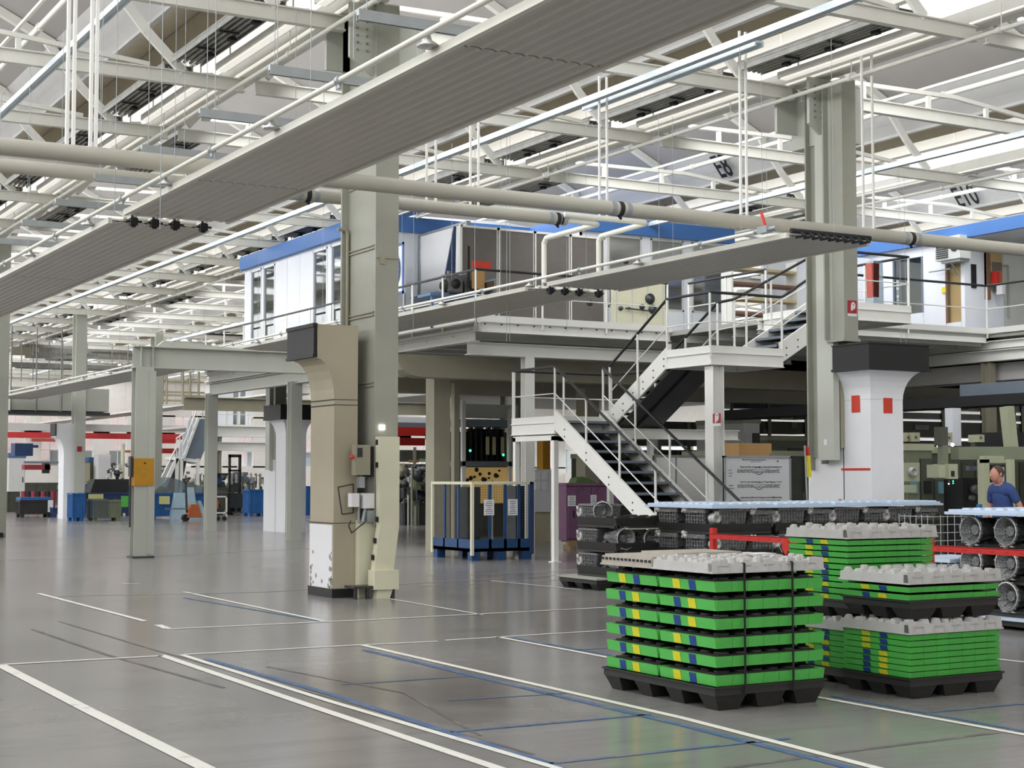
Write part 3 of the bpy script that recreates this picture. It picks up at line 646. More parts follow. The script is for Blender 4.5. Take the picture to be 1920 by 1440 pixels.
# ------------------------------------------------------------------ small portal frame at left
t = thing('steel_portal', (9.1, 30.7, 0), 'white steel portal frame with a yellow band on its left post', 'portal frame')
M().hbeam((9.14, 30.72, 0), (9.14, 30.72, 3.76), .36, .30, .02, up=(0,1,0)).build('post', 'column_grey', t)
M().box(9.22, 9.36, 30.55, 30.565, 0.06, 3.7).build('post_flange', 'column_grey', t)
M().box(8.92, 9.36, 30.50, 30.92, 0, .03).build('base_plate', 'steel_dark', t)
M().hbeam((8.93, 30.72, 3.98), (14.9, 30.72, 3.98), .26, .44, .022).build('crossbeam', 'column_grey', t)
M().box(9.06, 9.08, 30.6, 30.84, 3.78, 4.18).box(9.30, 9.32, 30.6, 30.84, 3.78, 4.18).build('stiffener', 'column_grey', t)
M().box(8.945, 9.335, 30.535, 30.9, 1.42, 1.96).build('yellow_band', 'yellow_paint', t)
M().box(9.13, 9.17, 30.53, 30.535, 1.85, 1.88).build('keyhole', 'ink', t)
M().box(8.88, 8.93, 30.6, 30.75, 1.6, 2.0).box(8.9, 8.93, 30.7, 30.73, .6, 1.6).build('dark_conduit', 'steel_dark', t)
M().prof([(9.4, 4.20), (9.55, 4.33), (11.6, 4.20)], 'y', 30.65, 30.8).build('top_wedge', 'column_grey', t)
t = thing('portal_post', (14.9, 37.1, 0), 'grey steel post right of the small portal, under the mezzanine edge', 'post')
M().hbeam((14.95, 37.1, 0), (14.95, 37.1, 4.0), .3, .26, .02, up=(0,1,0)).build('post', 'column_grey', t)
M().box(14.80, 15.1, 36.96, 36.98, 0, 4.0).build('flange', 'column_grey', t)
t = thing('portal_post', (15.0, 43.6, 0), 'farther grey post carrying the low crossbeam of the mezzanine', 'post')
M().hbeam((15.0, 43.6, 0), (15.0, 43.6, 4.0), .3, .26, .02, up=(0,1,0)).box(14.85, 15.15, 43.46, 43.48, 0, 4.0).build('post', 'column_grey', t)
tag(M().hbeam((15.0, 30.9, 4.12), (15.0, 43.75, 4.12), .24, .34, .02).build('edge_girder', 'column_grey'), 'grey girder running over the two small posts', 'girder')

# ------------------------------------------------------------------ mezzanine
DZ = 4.72
t = thing('mezzanine_deck', (14.9, 27.4, DZ), 'white steel mezzanine deck carrying the blue edged offices', 'mezzanine')
M().box(14.95, 30, 27.5, 43.9, DZ-.10, DZ).box(19.7, 30, 24.35, 27.5, DZ-.10, DZ).box(25.95, 40, 8, 50, DZ-.10, DZ).box(26, 40, 27, 60, DZ-.1, DZ).build('slab', 'duct_grey', t)
M().box(14.90, 19.7, 27.40, 27.44, DZ-.02, DZ+.12).box(14.88, 14.92, 27.4, 43.9, DZ-.02, DZ+.12).box(19.7, 25.9, 24.28, 24.32, DZ-.02, DZ+.10).box(25.88, 25.92, 8, 24.3, DZ-.02, DZ+.10).build('kick_plate', 'white_steel', t)
M().hbeam((14.9, 27.48, DZ-.12), (19.7, 27.48, DZ-.12), .10, .20, .015).build('edge_channel', 'white_steel', t)
M().hbeam((14.97, 27.4, DZ-.12), (14.97, 43.9, DZ-.12), .10, .20, .015).build('edge_channel', 'white_steel', t)
M().hbeam((19.6, 24.36, DZ-.12), (25.9, 24.36, DZ-.12), .10, .20, .015).build('edge_channel', 'white_steel', t)
M().hbeam((15.02, 27.65, DZ-.27), (15.02, 43.9, DZ-.27), .22, .26, .018).build('long_beam', 'white_steel', t)
M().hbeam((15.0, 27.95, 4.20), (19.95, 27.95, 4.20), .22, .26, .018).build('cross_beam', 'white_steel', t)
M().hbeam((26.05, 6, 4.46), (26.05, 30, 4.46), .22, .18, .018).hbeam((26.0, 6, 4.22), (26.0, 30, 4.22), .26, .24, .018).build('long_beam', 'white_steel', t)
for k in range(13): M().hbeam((14.99, 28.6+1.2*k, DZ-.19), (26, 28.6+1.2*k, DZ-.19), .10, .16, .012).build('joist', 'white_steel', t)
for k in range(4): M().hbeam((19.8, 24.6+.8*k, DZ-.19), (26, 24.6+.8*k, DZ-.19), .10, .16, .012).build('joist', 'white_steel', t)
bl = M()
for k in range(12): bl.tube((15.1+.38*k, 27.37, DZ-.06), (15.1+.38*k, 27.40, DZ-.06), .018, 6)
bl.build('bolt', 'steel_dark', t)
t = thing('mezzanine_post', (16.42, 27.95, 0), 'white steel post under the mezzanine cross beam, behind the stair landing', 'post')
M().hbeam((16.42, 27.95, 0), (16.42, 27.95, 4.07), .22, .20, .015, up=(0,1,0)).build('post', 'white_steel', t)
t = thing('mezzanine_post', (25.9, 24.2, 0), 'white post under the far inner corner of the deck', 'post')
M().hbeam((26.0, 24.4, 0), (26.0, 24.4, 4.07), .22, .22, .015, up=(0,1,0)).build('post', 'column_dull', t)
# concrete beams and columns under the deck
def conc_beam(name, x0, x1, y, label):
    out = [(x0+.55, 3.66), (x1, 3.66), (x1, 4.12), (x0, 4.12), (x0, 3.95), (x0+.12, 3.80), (x0+.3, 3.70)]
    tag(M().prof(out, 'y', y, y+.45).build(name, 'column_dull'), label, 'beam')
conc_beam('concrete_beam', 13.95, 25.75, 29.0, 'olive grey haunched concrete beam under the mezzanine')
tag(M().box(15.5, 40, 33.5, 34.0, 3.6, 4.2).build('concrete_beam', 'column_dull'), 'dark concrete beam farther under the mezzanine', 'beam')
tag(M().box(26.25, 27.0, 9, 29, 3.7, 4.08).build('concrete_beam', 'band_white'), 'pale concrete beam behind the right steel beams', 'beam')
for (p0, p1, d, lab) in ((812, 850, 34, 'wide olive column under the mezzanine left of the wire cage'), (850, 862, 36, 'narrow pale post beside the wide olive column'), (1095, 1130, 38, 'shaded olive column behind the stair landing')):
    a = atD(p0, 800, d); b = atD(p1, 800, d); w = (b-a).length
    tag(M().box(a.x, a.x+w*.9, a.y-.05, a.y+w*.8, 0, 3.75).build('under_column', 'column_dull'), lab, 'column')

def railing(path, label, h=1.03, post=1.5, mids=(.52,), ends=True, kick=False):
    t = thing('railing', path[0], label, 'railing')
    P = [Vector(p) for p in path]
    M().path([p+Vector((0,0,h)) for p in P], .026, 8).build('handrail', 'handrail_black', t)
    for m_ in mids: M().path([p+Vector((0,0,m_)) for p in P], .012, 6).build('mid_rail', 'white_steel', t)
    seen = []
    for a, b in zip(P, P[1:]):
        n = max(1, round((b-a).length/post))
        for i in range(n+1):
            q = a+(b-a)*i/n
            if any((q-s_).length < .1 for s_ in seen): continue
            seen.append(q); M().tube(q+Vector((0,0,-.12)), q+Vector((0,0,h-.01)), .022, 8).build('post', 'white_steel', t)
    return t
railing([(17.2, 43.85, DZ), (14.9, 43.85, DZ), (14.9, 36, DZ), (14.9, 27.42, DZ), (19.6, 27.42, DZ)], 'black topped railing round the left mezzanine corner')
railing([(21.25, 24.3, DZ), (25.88, 24.3, DZ), (25.88, 9, DZ)], 'black topped railing along the right mezzanine inner corner', post=1.9)
railing([(20.0, 27.2, DZ), (20.0, 24.6, DZ)], 'short railing between the stair top and the left mezzanine')

# ------------------------------------------------------------------ offices on the mezzanine
def fascia(name, x0, x1, y0, y1, z0, z1, label): return tag(M().box(x0, x1, y0, y1, z0, z1).build(name, 'blue_fascia'), label, 'fascia')
t = thing('office_block', (15.2, 33.1, DZ), 'white clad site office with blue roof edge and plant in its window', 'office')
wins = [(41.0, 40.17), (40.05, 39.18), (36.57, 35.65), (35.42, 34.30)]
def panelx(y0, y1, z0, z1, n=1):
    for i in range(n):
        a = y0+(y1-y0)*i/n; b = y0+(y1-y0)*(i+1)/n
        M().box(15.2, 15.28, a+.008, b-.008, z0, z1).build('wall_panel', 'clad_white', t)
panelx(33.1, 34.30, DZ, 7.36); panelx(36.57, 39.18, DZ, 7.36, 3); panelx(41.0, 41.5, DZ, 7.36); panelx(35.42, 35.65, DZ, 7.36); panelx(40.05, 40.17, DZ, 7.36)
for (a, b) in wins:
    panelx(b, a, DZ, 5.15); M().box(15.2, 15.28, b, a, 7.28, 7.36).build('wall_panel', 'clad_white', t)
    w = M().box(15.19, 15.27, b, b+.05, 5.15, 7.28).box(15.19, 15.27, a-.05, a, 5.15, 7.28).box(15.19, 15.27, b, a, 5.15, 5.2).box(15.19, 15.27, b, a, 7.23, 7.28).build('window_frame', 'clad_white', t)
    M().box(15.23, 15.24, b+.05, a-.05, 5.2, 7.23).build('pane', 'window_glass', w)
M().box(15.08, 19.6, 33.0, 41.6, 7.36, 7.72).build('blue_roof_edge', 'blue_fascia', t)
M().box(15.2, 19.5, 33.1, 33.18, DZ, 7.36).build('end_wall', 'clad_white', t)
M().box(15.3, 19.5, 41.4, 41.48, DZ, 7.36).build('far_wall', 'beige_room', t)
M().box(18.9, 19.0, 33.2, 41.4, DZ, 7.36).build('inner_wall', 'beige_room', t)
M().box(15.2, 19.5, 33.1, 41.5, DZ, DZ+.03).build('office_floor', 'column_dull', t)
for k in range(3):
    f_ = M().box(16.2, 16.5, 34.4+2.4*k, 35.8+2.4*k, 7.1, 7.16).build('ceiling_lamp', 'tube_light', t)
p = thing('potted_plant', (15.7, 39.6, DZ), 'spiky green plant seen through the office window', 'plant')
pm = M()
for i in range(26):
    a_ = random.random()*2*pi; r_ = .25+.4*random.random(); z_ = 1.2+.9*random.random()
    pm.bar((15.75, 39.55, DZ+1.0), (15.75+r_*cos(a_)*.7, 39.55+r_*sin(a_), DZ+z_), .05, .008)
pm.build('leaves', 'plant_green', p); M().tube((15.75, 39.55, DZ+.4), (15.75, 39.55, DZ+1.1), .03, 6).build('stem', 'wood_brown', p); M().lathe((15.75, 39.55, DZ+.03), (0,0,1), [(.14,0),(.2,.4),(.17,.4)], 12).build('pot', 'wood_brown', p)

t = thing('office_block', (19.5, 30.8, DZ), 'white office with three grey windows facing the stairs', 'office')
def panely(Y, x0, x1, z0, z1, n=1):
    for i in range(n):
        a = x0+(x1-x0)*i/n; b = x0+(x1-x0)*(i+1)/n
        M().box(a+.006, b-.006, Y, Y+.08, z0, z1).build('wall_panel', 'clad_white', t)
panely(30.8, 19.5, 20.3, DZ, 7.36); panely(30.8, 21.27, 21.53, DZ, 7.36); panely(30.8, 22.5, 22.75, DZ, 7.36); panely(30.8, 23.7, 23.95, DZ, 7.36)
for a, b, mm in ((20.3, 21.27, 'tint_glass'), (21.53, 22.5, 'tint_glass'), (22.75, 23.7, 'tint_glass')):
    panely(30.8, a, b, DZ, 5.6)
    w = M().box(a, a+.04, 30.79, 30.86, 5.6, 7.32).box(b-.04, b, 30.79, 30.86, 5.6, 7.32).box(a, b, 30.79, 30.86, 5.6, 5.64).box(a, b, 30.79, 30.86, 7.28, 7.36).build('window_frame', 'machine_white', t)
    M().box(a+.04, b-.04, 30.82, 30.83, 5.64, 7.28).build('pane', mm, w)
    bl = M()
    for i in range(20): bl.box(a+.05, b-.05, 30.90, 30.93, 5.68+.08*i, 5.73+.08*i)
    bl.build('blind', 'duct_slate', w)
M().box(19.45, 24.0, 30.7, 36, 7.36, 7.73).build('blue_roof_edge', 'blue_fascia', t)
M().box(19.5, 19.58, 30.8, 33.1, DZ, 7.36).box(23.87, 23.95, 30.8, 36, DZ, 7.36).build('side_wall', 'clad_white', t)
M().box(19.5, 23.9, 33.4, 33.5, DZ, 7.36).build('inner_wall', 'screen_grey', t)
t = thing('partition_screen', (16, 30.2, DZ), 'row of brown grey partition screens in white frames on the mezzanine', 'partition')
for i in range(4):
    a, b = 16.03+.945*i, 16.03+.945*(i+1)
    s_ = M().box(a+.04, b-.04, 30.19, 30.22, DZ+.35, 7.08).build('screen_panel', 'screen_grey', t)
    M().box(a-.02, a+.035, 30.17, 30.24, DZ, 7.14).box(b-.035, b+.0, 30.17, 30.24, DZ, 7.14).box(a, b, 30.17, 30.24, 7.08, 7.13).box(a, b, 30.17, 30.24, DZ+.3, DZ+.35).build('screen_frame', 'white_steel', t)
tag(M().prof([(15.55, DZ+.5), (15.95, DZ+.5), (15.98, 7.1), (15.93, 7.1)], 'y', 30.3, 30.34).build('leaning_panel', 'navy'), 'dark blue leaning panel left of the brown screens', 'panel')
t = thing('white_board', (16.2, 31.2, DZ), 'large white board on a grey stand beside the brown screens', 'board')
M().box(16.40, 16.44, 30.6, 32.95, 5.86, 7.26).build('board_panel', 'concrete_white', t)
M().box(16.37, 16.47, 30.55, 30.6, 5.82, 7.30).box(16.37, 16.47, 32.95, 33.0, 5.82, 7.30).box(16.37, 16.47, 30.6, 32.95, 5.82, 5.86).box(16.37, 16.47, 30.6, 32.95, 7.26, 7.30).build('board_frame', 'galvanised', t)
M().tube((16.42, 32.9, DZ), (16.42, 32.9, 7.3), .04, 8).tube((16.42, 30.7, DZ), (16.42, 30.7, 5.85), .03, 8).build('stand', 'galvanised', t)
t = thing('banner_board', (15.3, 31.3, DZ), 'white banner with blue border and round blue ring behind the tall column', 'banner')
bq = M().box(15.21, 15.24, 31.33, 34.6, 5.68, 6.84).build('banner_face', 'clad_white', t)
M().box(15.19, 15.21, 31.33, 31.40, 5.68, 6.84).box(15.19, 15.21, 34.53, 34.6, 5.68, 6.84).box(15.19, 15.21, 31.33, 34.6, 5.68, 5.74).box(15.19, 15.21, 31.33, 34.6, 6.78, 6.84).build('blue_border', 'blue_fascia', t)
rg = M(); cyy, czz = 31.95, 6.25
for i in range(24):
    a0, a1 = 2*pi*i/24, 2*pi*(i+1)/24
    rg.bar((15.19, cyy+.42*cos(a0), czz+.42*sin(a0)), (15.19, cyy+.42*cos(a1), czz+.42*sin(a1)), .06, .01, up=(1,0,0))
rg.build('ring_emblem', 'blue_label', t)
M().box(15.2, 15.24, 31.3, 31.36, DZ, 5.68).box(15.2, 15.24, 34.5, 34.56, DZ, 5.68).build('leg', 'galvanised', t)
# glass screens, engine displays, notice stand on the deck
t = thing('glass_screen', (15.9, 29.4, DZ), 'low glazed screen with bluish frames behind the mezzanine railing', 'screen')
for i in range(5):
    y_ = 28.6+.8*i
    M().box(16.0, 16.01, y_, y_+.76, DZ+.25, DZ+1.0).build('pane', 'tint_glass', t)
    M().box(15.99, 16.02, y_-.03, y_, DZ, DZ+1.05).box(15.99, 16.02, y_, y_+.8, DZ+1.0, DZ+1.04).build('frame', 'duct_slate', t)
def engine(x, y, z, s, label, name='display_engine'):
    t = thing(name, (x, y, z), label, 'engine')
    M().box(x-.22*s, x+.22*s, y-.18*s, y+.18*s, z+.05*s, z+.4*s).box(x-.26*s, x+.26*s, y-.13*s, y+.13*s, z+.36*s, z+.5*s).tube((x-.1*s, y, z+.5*s), (x-.1*s, y, z+.6*s), .06*s, 8).build('block', 'cast_alloy', t)
    M().lathe((x-.22*s, y, z+.2*s), (-1,0,0), [(.18*s,0),(.18*s,.04*s),(.1*s,.06*s),(.1*s,.12*s),(.0,.12*s)], 14).lathe((x, y-.18*s, z+.25*s), (0,-1,0), [(.13*s,0),(.13*s,.05*s),(.05*s,.05*s),(.05*s,.09*s),(0,.09*s)], 14).build('pulley', 'black_rubber', t)
    M().box(x-.2*s, x+.2*s, y-.2*s, y+.2*s, z, z+.05*s).build('base', 'steel_dark', t)
    return t
p = atY(848, 548, 29.3); engine(p.x, p.y, DZ+.75, .8, 'small silver engine on a stand at the left mezzanine display')
p = atY(880, 548, 29.5); engine(p.x, p.y, DZ+.75, .9, 'silver engine with round pulley beside the notice stand')
p = atY(862, 580, 29.4); tag(M().box(p.x-.8, p.x+.9, 29.2, 29.8, DZ+.68, DZ+.74).box(p.x-.75, p.x-.7, 29.25, 29.3, DZ, DZ+.7).box(p.x+.8, p.x+.85, 29.25, 29.3, DZ, DZ+.7).build('display_table', 'machine_blue'), 'blue display table carrying the small engines', 'table')
p = atY(885, 510, 29.0)
t = thing('notice_stand', (p.x, 29.0, DZ), 'notice stand with black post and red headed sheet', 'sign')
M().box(p.x-.12, p.x-.06, 28.98, 29.02, DZ+.9, DZ+1.75).build('black_post', 'black_paint', t)
M().box(p.x+.0, p.x+.45, 28.99, 29.01, DZ+1.3, DZ+1.45).build('red_sheet', 'orange_red', t); M().box(p.x+.0, p.x+.3, 28.99, 29.01, DZ+.85, DZ+1.28).build('cardboard_box', 'cardboard', t)
a = atY(1150, 500, 28.9); b = atY(1243, 600, 28.9)
t = thing('parts_display', (a.x, 28.9, DZ), 'cream display board with mounted wheels, rods and gear parts', 'display')
M().box(a.x, b.x+.1, 28.95, 29.0, DZ+.05, DZ+1.25).build('board', 'concrete_cream', t)
for i in range(4): M().box(a.x+.1+.42*i, a.x+.12+.42*i, 28.94, 28.95, DZ+.1, DZ+1.2).build('rib', 'band_white', t)
for (px, py, r_) in ((1107,568,.07),(1165,578,.05),(1180,578,.03),(1220,560,.12),(1225,580,.10),(1150,490,.06),(1175,490,.06),(1205,575,.06)):
    q = atY(px, py, 28.9); M().lathe((q.x, 28.95, q.z), (0,-1,0), [(r_,0),(r_,.05),(r_*.5,.06),(r_*.5,.1),(0,.1)], 14).build('mounted_part', 'steel_dark', t)
q = atY(1172, 578, 28.9); r2_ = atY(1215, 583, 28.9); M().bar((q.x, 28.88, q.z), (r2_.x, 28.88, r2_.z), .03).build('rod', 'steel_dark', t)

# right-hand office block
t = thing('office_block', (27.5, 26.5, DZ), 'white office block at far right with blue roof edge and brown door', 'office')
def wx(y0, y1, z0, z1): M().box(27.5, 27.58, y0+.006, y1-.006, z0, z1).build('wall_panel', 'clad_white', t)
wx(26.5, 27.84, 5.6+1.2, 7.2); wx(26.5, 26.62, DZ, 6.8); wx(27.1, 27.84, DZ, 6.8); wx(26.62, 27.1, DZ, 5.25); wx(28.86, 31.0, DZ, 7.2); wx(31, 33, DZ, 7.2); wx(27.84, 28.86, DZ, 5.58); wx(27.84, 28.86, 6.95, 7.2)
w = M().box(27.48, 27.56, 27.84, 27.88, 5.58, 6.95).box(27.48, 27.56, 28.82, 28.86, 5.58, 6.95).build('window_frame', 'duct_slate', t)
M().box(27.52, 27.53, 27.88, 28.82, 5.58, 6.95).build('pane', 'window_glass', w)
M().box(28.3, 28.35, 27.2, 29.5, DZ, 7.2).build('inner_wall', 'beige_room', t)
M().box(27.6, 27.63, 26.66, 27.06, 5.25, 6.75).build('beige_blind', 'beige_door', t); M().box(27.49, 27.52, 27.04, 27.1, 5.25, 6.8).build('brown_jamb', 'wood_brown', t)
for i in range(5): M().box(27.5+1.3*i+.006, 27.5+1.3*(i+1)-.006, 26.5, 26.58, DZ, 7.2).build('wall_panel', 'clad_white' if i < 1 else 'machine_white', t)
M().box(27.38, 27.48, 16, 33.2, 7.2, 7.5).build('blue_roof_edge', 'blue_fascia', t); M().box(27.48, 40, 16, 33.2, 7.22, 7.45).build('roof_slab', 'clad_white', t)
a = atY(1848, 480, 26.45); b = atY(1880, 540, 26.45); M().box(a.x, b.x, 26.44, 26.5, b.z, 7.15).build('brown_door', 'beige_door', t); M().box(a.x, a.x+.12, 26.42, 26.5, b.z-.3, 7.15).build('door_jamb', 'wood_brown', t)
M().box(a.x+.2, b.x-.05, 26.42, 26.44, b.z-.1, b.z+.6).build('door_window', 'screen_grey', t)
a = atY(1823, 495, 26.45); b = atY(1832, 540, 26.45); M().box(a.x, b.x, 26.46, 26.5, b.z, a.z).build('black_plate', 'black_paint', t)
M().path([(28.3, 26.44, 6.65), (28.9, 26.44, 6.65), (28.9, 26.44, 5.4)], .02, 6).build('downpipe', 'duct_grey', t)
a = atX(1770, 472, 27.4); t2 = thing('air_conditioner', (27.3, a.y, a.z), 'grey air conditioning unit on the right office wall', 'air conditioner')
M().box(27.15, 27.5, a.y-.75, a.y+.05, a.z-.25, a.z+.3).build('housing', 'machine_white', t2)
g = M()
for i in range(9): g.box(27.13, 27.15, a.y-.38, a.y+.0, a.z-.2+.05*i, a.z-.175+.05*i)
g.build('grille', 'steel_dark', t2); M().lathe((27.15, a.y-.58, a.z+.05), (-1,0,0), [(.13,0),(.13,.02),(0,.02)], 14).build('fan', 'screen_grey', t2)
M().box(27.2, 27.5, a.y-.7, a.y-.1, a.z-.32, a.z-.25).bar((27.45, a.y-.4, a.z-.6), (27.2, a.y-.4, a.z-.3), .03).tube((27.3, a.y-.3, a.z-.45), (27.3, a.y+.4, a.z-.45), .02, 6).build('bracket', 'galvanised', t2)
a = atY(1868, 508, 26.2); b = atY(1883, 533, 26.2)
t2 = thing('safety_bag', (a.x, 26.2, b.z), 'red and orange bag hanging on the right office wall', 'bag')
M().box(a.x+.05, (a.x+b.x)/2+.03, 26.25, 26.4, b.z, a.z).build('red_half', 'red_paint', t2); M().box((a.x+b.x)/2+.03, b.x, 26.27, 26.4, b.z-.02, a.z+.02).build('orange_half', 'orange', t2); M().box(a.x+.1, a.x+.2, 26.12, 26.3, b.z-.25, b.z).build('white_strap', 'paper', t2)
tag(M().box(27.47, 27.5, 27.08, 27.2, 5.98, 6.12).build('yellow_notice', 'yellow_bright'), 'small yellow notice beside the right office door', 'notice')
# white wall and shelves between the two office groups
t = thing('partition_wall', (24, 29.6, DZ), 'plain white partition between the two office groups', 'partition')
M().box(24.0, 27.45, 29.6, 29.7, DZ, 7.1).build('panel', 'clad_white', t)
a = atY(1375, 525, 28.8)
t = thing('shelf_rack', (a.x, 28.8, DZ), 'open white shelf rack with brown boards behind the stairs', 'shelf')
for i in range(5): M().box(a.x, a.x+1.9, 28.8, 29.2, DZ+.3+.35*i, DZ+.36+.35*i).build('shelf', 'wood_brown' if i % 2 else 'beige_room', t)
M().box(a.x-.05, a.x, 28.8, 29.2, DZ, DZ+2).box(a.x+1.9, a.x+1.95, 28.8, 29.2, DZ, DZ+2).build('frame', 'white_steel', t)
# shrink-wrapped red bundle on the top landing
p = atY(1640, 530, 22.4)
t = thing('wrapped_bundle', (p.x, 22.4, DZ), 'red bundle in clear film leaning on the stair-top railing', 'bundle')
M().frus(p.x-.05, 22.4, DZ+.3, DZ+.95, .08, .08, .10, .08).build('red_sheets', 'copper_red', t)
M().frus(p.x+.02, 22.42, DZ+.05, DZ+1.0, .13, .10, .12, .10).build('film', 'plastic_film', t)

# ------------------------------------------------------------------ staircase in three flights
t = thing('staircase', (15.9, 22, 0), 'white steel staircase with dark treads and two landings', 'staircase')
def stringer(a, b, d=.26, w=.06):
    a = Vector(a); b = Vector(b); m = M(); dz = Vector((0,0,d/2)); ax = (b-a); hv = Vector((ax.y, -ax.x, 0)).normalized()*w/2
    vs = []
    for p in (a, b): vs += [p-hv-dz, p+hv-dz, p+hv+dz, p-hv+dz]
    m.add(vs, [(0,3,2,1),(4,5,6,7),(0,1,5,4),(1,2,6,5),(2,3,7,6),(3,0,4,7)])
    return m
def flight(n, a, b, width, wdir, label=None):     # a, b centre line start/end on floor level
    a = Vector(a); b = Vector(b); wd = Vector(wdir)
    for s_ in (-1, 1):
        o = wd*s_*(width/2)
        stringer(a+o+Vector((0,0,.03)), b+o+Vector((0,0,.03)), .38, .05).build('stringer', 'white_steel', t)
    hd = Vector((b.x-a.x, b.y-a.y, 0)); run = hd.length/n; hd.normalize()
    bo = M()
    for i in range(n):
        c = a+hd*(run*(i+.5)); z = a.z+(b.z-a.z)*(i+1)/(n)-.02; c.z = 0
        e = wd*(width/2-.03); f_ = hd*(run*.62)
        q = [c-e-f_, c+e-f_, c+e+f_, c-e+f_]
        M().add([(v.x, v.y, z-.03) for v in q]+[(v.x, v.y, z) for v in q], [(0,3,2,1),(4,5,6,7),(0,1,5,4),(1,2,6,5),(2,3,7,6),(3,0,4,7)]).build('tread', 'tread_dark', t)
        nz = c-f_; bo.bar((nz-e).to_tuple()[:2]+(z+.0,), (nz+e).to_tuple()[:2]+(z+.0,), .02, .045)
    bo.build('nosing', 'duct_slate', t)
    bt = M()
    for i in range(6):
        for s_ in (-1, 1):
            c = a+(b-a)*(i+.5)/6+wd*s_*(width/2+.03); bt.ball(c+Vector((0,0,.05)), .016, 6, 4).ball(c+Vector((0,0,-.08)), .016, 6, 4)
    bt.build('bolt', 'steel_dark', t)
flight(14, (15.88, 20.65, 0), (15.88, 25.1, 2.64), 1.06, (1,0,0))
flight(6, (17.10, 25.1, 2.64), (17.10, 23.1, 3.78), 1.06, (1,0,0))
flight(5, (18.1, 22.42, 3.78), (19.7, 22.42, 4.72), 1.06, (0,1,0))
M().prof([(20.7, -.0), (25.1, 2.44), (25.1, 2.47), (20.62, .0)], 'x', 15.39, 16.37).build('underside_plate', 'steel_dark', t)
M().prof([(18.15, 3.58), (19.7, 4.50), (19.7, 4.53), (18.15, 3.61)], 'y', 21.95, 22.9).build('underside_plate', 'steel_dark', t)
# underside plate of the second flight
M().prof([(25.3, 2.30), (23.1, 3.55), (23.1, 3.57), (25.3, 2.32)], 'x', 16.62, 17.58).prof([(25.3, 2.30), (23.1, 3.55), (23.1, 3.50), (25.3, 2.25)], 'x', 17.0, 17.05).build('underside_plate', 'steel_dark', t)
def landing(x0, x1, y0, y1, z):
    M().box(x0, x1, y0, y1, z-.04, z).build('landing_plate', 'galvanised', t)
    fr = M()
    for a, b in (((x0,y0),(x1,y0)),((x1,y0),(x1,y1)),((x1,y1),(x0,y1)),((x0,y1),(x0,y0))): fr.hbeam((a[0],a[1],z-.13),(b[0],b[1],z-.13),.07,.22,.015)
    fr.box(x0-.01, x1+.01, y0-.012, y0, z-.02, z+.10).box(x0-.012, x0, y0, y1, z-.02, z+.10)
    fr.build('landing_frame', 'white_steel', t)
landing(15.33, 17.66, 25.1, 26.7, 2.64); landing(16.5, 18.1, 21.8, 23.1, 3.78); landing(19.7, 21.2, 21.8, 24.3, 4.72)
for (x, y, z) in ((15.38, 25.17, 2.36), (15.38, 26.62, 2.36), (17.58, 26.62, 2.4), (17.58, 25.2, 2.4)):
    M().box(x-.05, x+.05, y-.05, y+.05, 0, z).box(x-.09, x+.09, y-.09, y+.09, 0, .015).build('leg', 'white_steel', t)
M().box(15.33, 15.43, 25.12, 26.67, 2.28, 2.38).build('table_frame', 'white_steel', t)
M().hbeam((16.66, 21.92, 0), (16.66, 21.92, 3.52), .24, .24, .015, up=(1,0,0)).build('landing_column', 'white_steel', t)
M().hbeam((19.0, 21.95, 0), (19.0, 21.95, 4.1), .20, .2, .015, up=(0,1,0)).build('upper_column', 'white_steel', t)
M().hbeam((16.6, 24.9, 2.42), (19.5, 24.9, 2.42), .12, .2, .015).build('cross_tie', 'white_steel', t)
a = atX(1337, 776, 16.53); b = atX(1352, 793, 16.53)
hose_sign('fire_sign', (b.y, b.z), (a.y, a.z), 'x', t, 16.53)
railing([(15.34, 20.75, .05), (15.34, 25.1, 2.64), (15.34, 26.68, 2.64)], 'railing on the near side of the lowest flight', post=1.35)
railing([(16.42, 20.75, .05), (16.42, 25.1, 2.64)], 'railing on the far side of the lowest flight', post=1.35)
railing([(15.36, 26.66, 2.64), (17.64, 26.66, 2.64), (17.64, 25.1, 2.64), (17.64, 23.1, 3.78), (18.0, 23.06, 3.86), (19.7, 23.0, 4.72)], 'railing round the back of the first landing and up', post=1.1)
railing([(16.54, 25.05, 2.68), (16.50, 23.1, 3.78), (16.50, 21.82, 3.78), (18.1, 21.82, 3.78), (19.7, 21.82, 4.72), (21.18, 21.82, 4.72), (21.18, 24.2, 4.72)], 'railing along the second flight and upper landing', post=1.0)

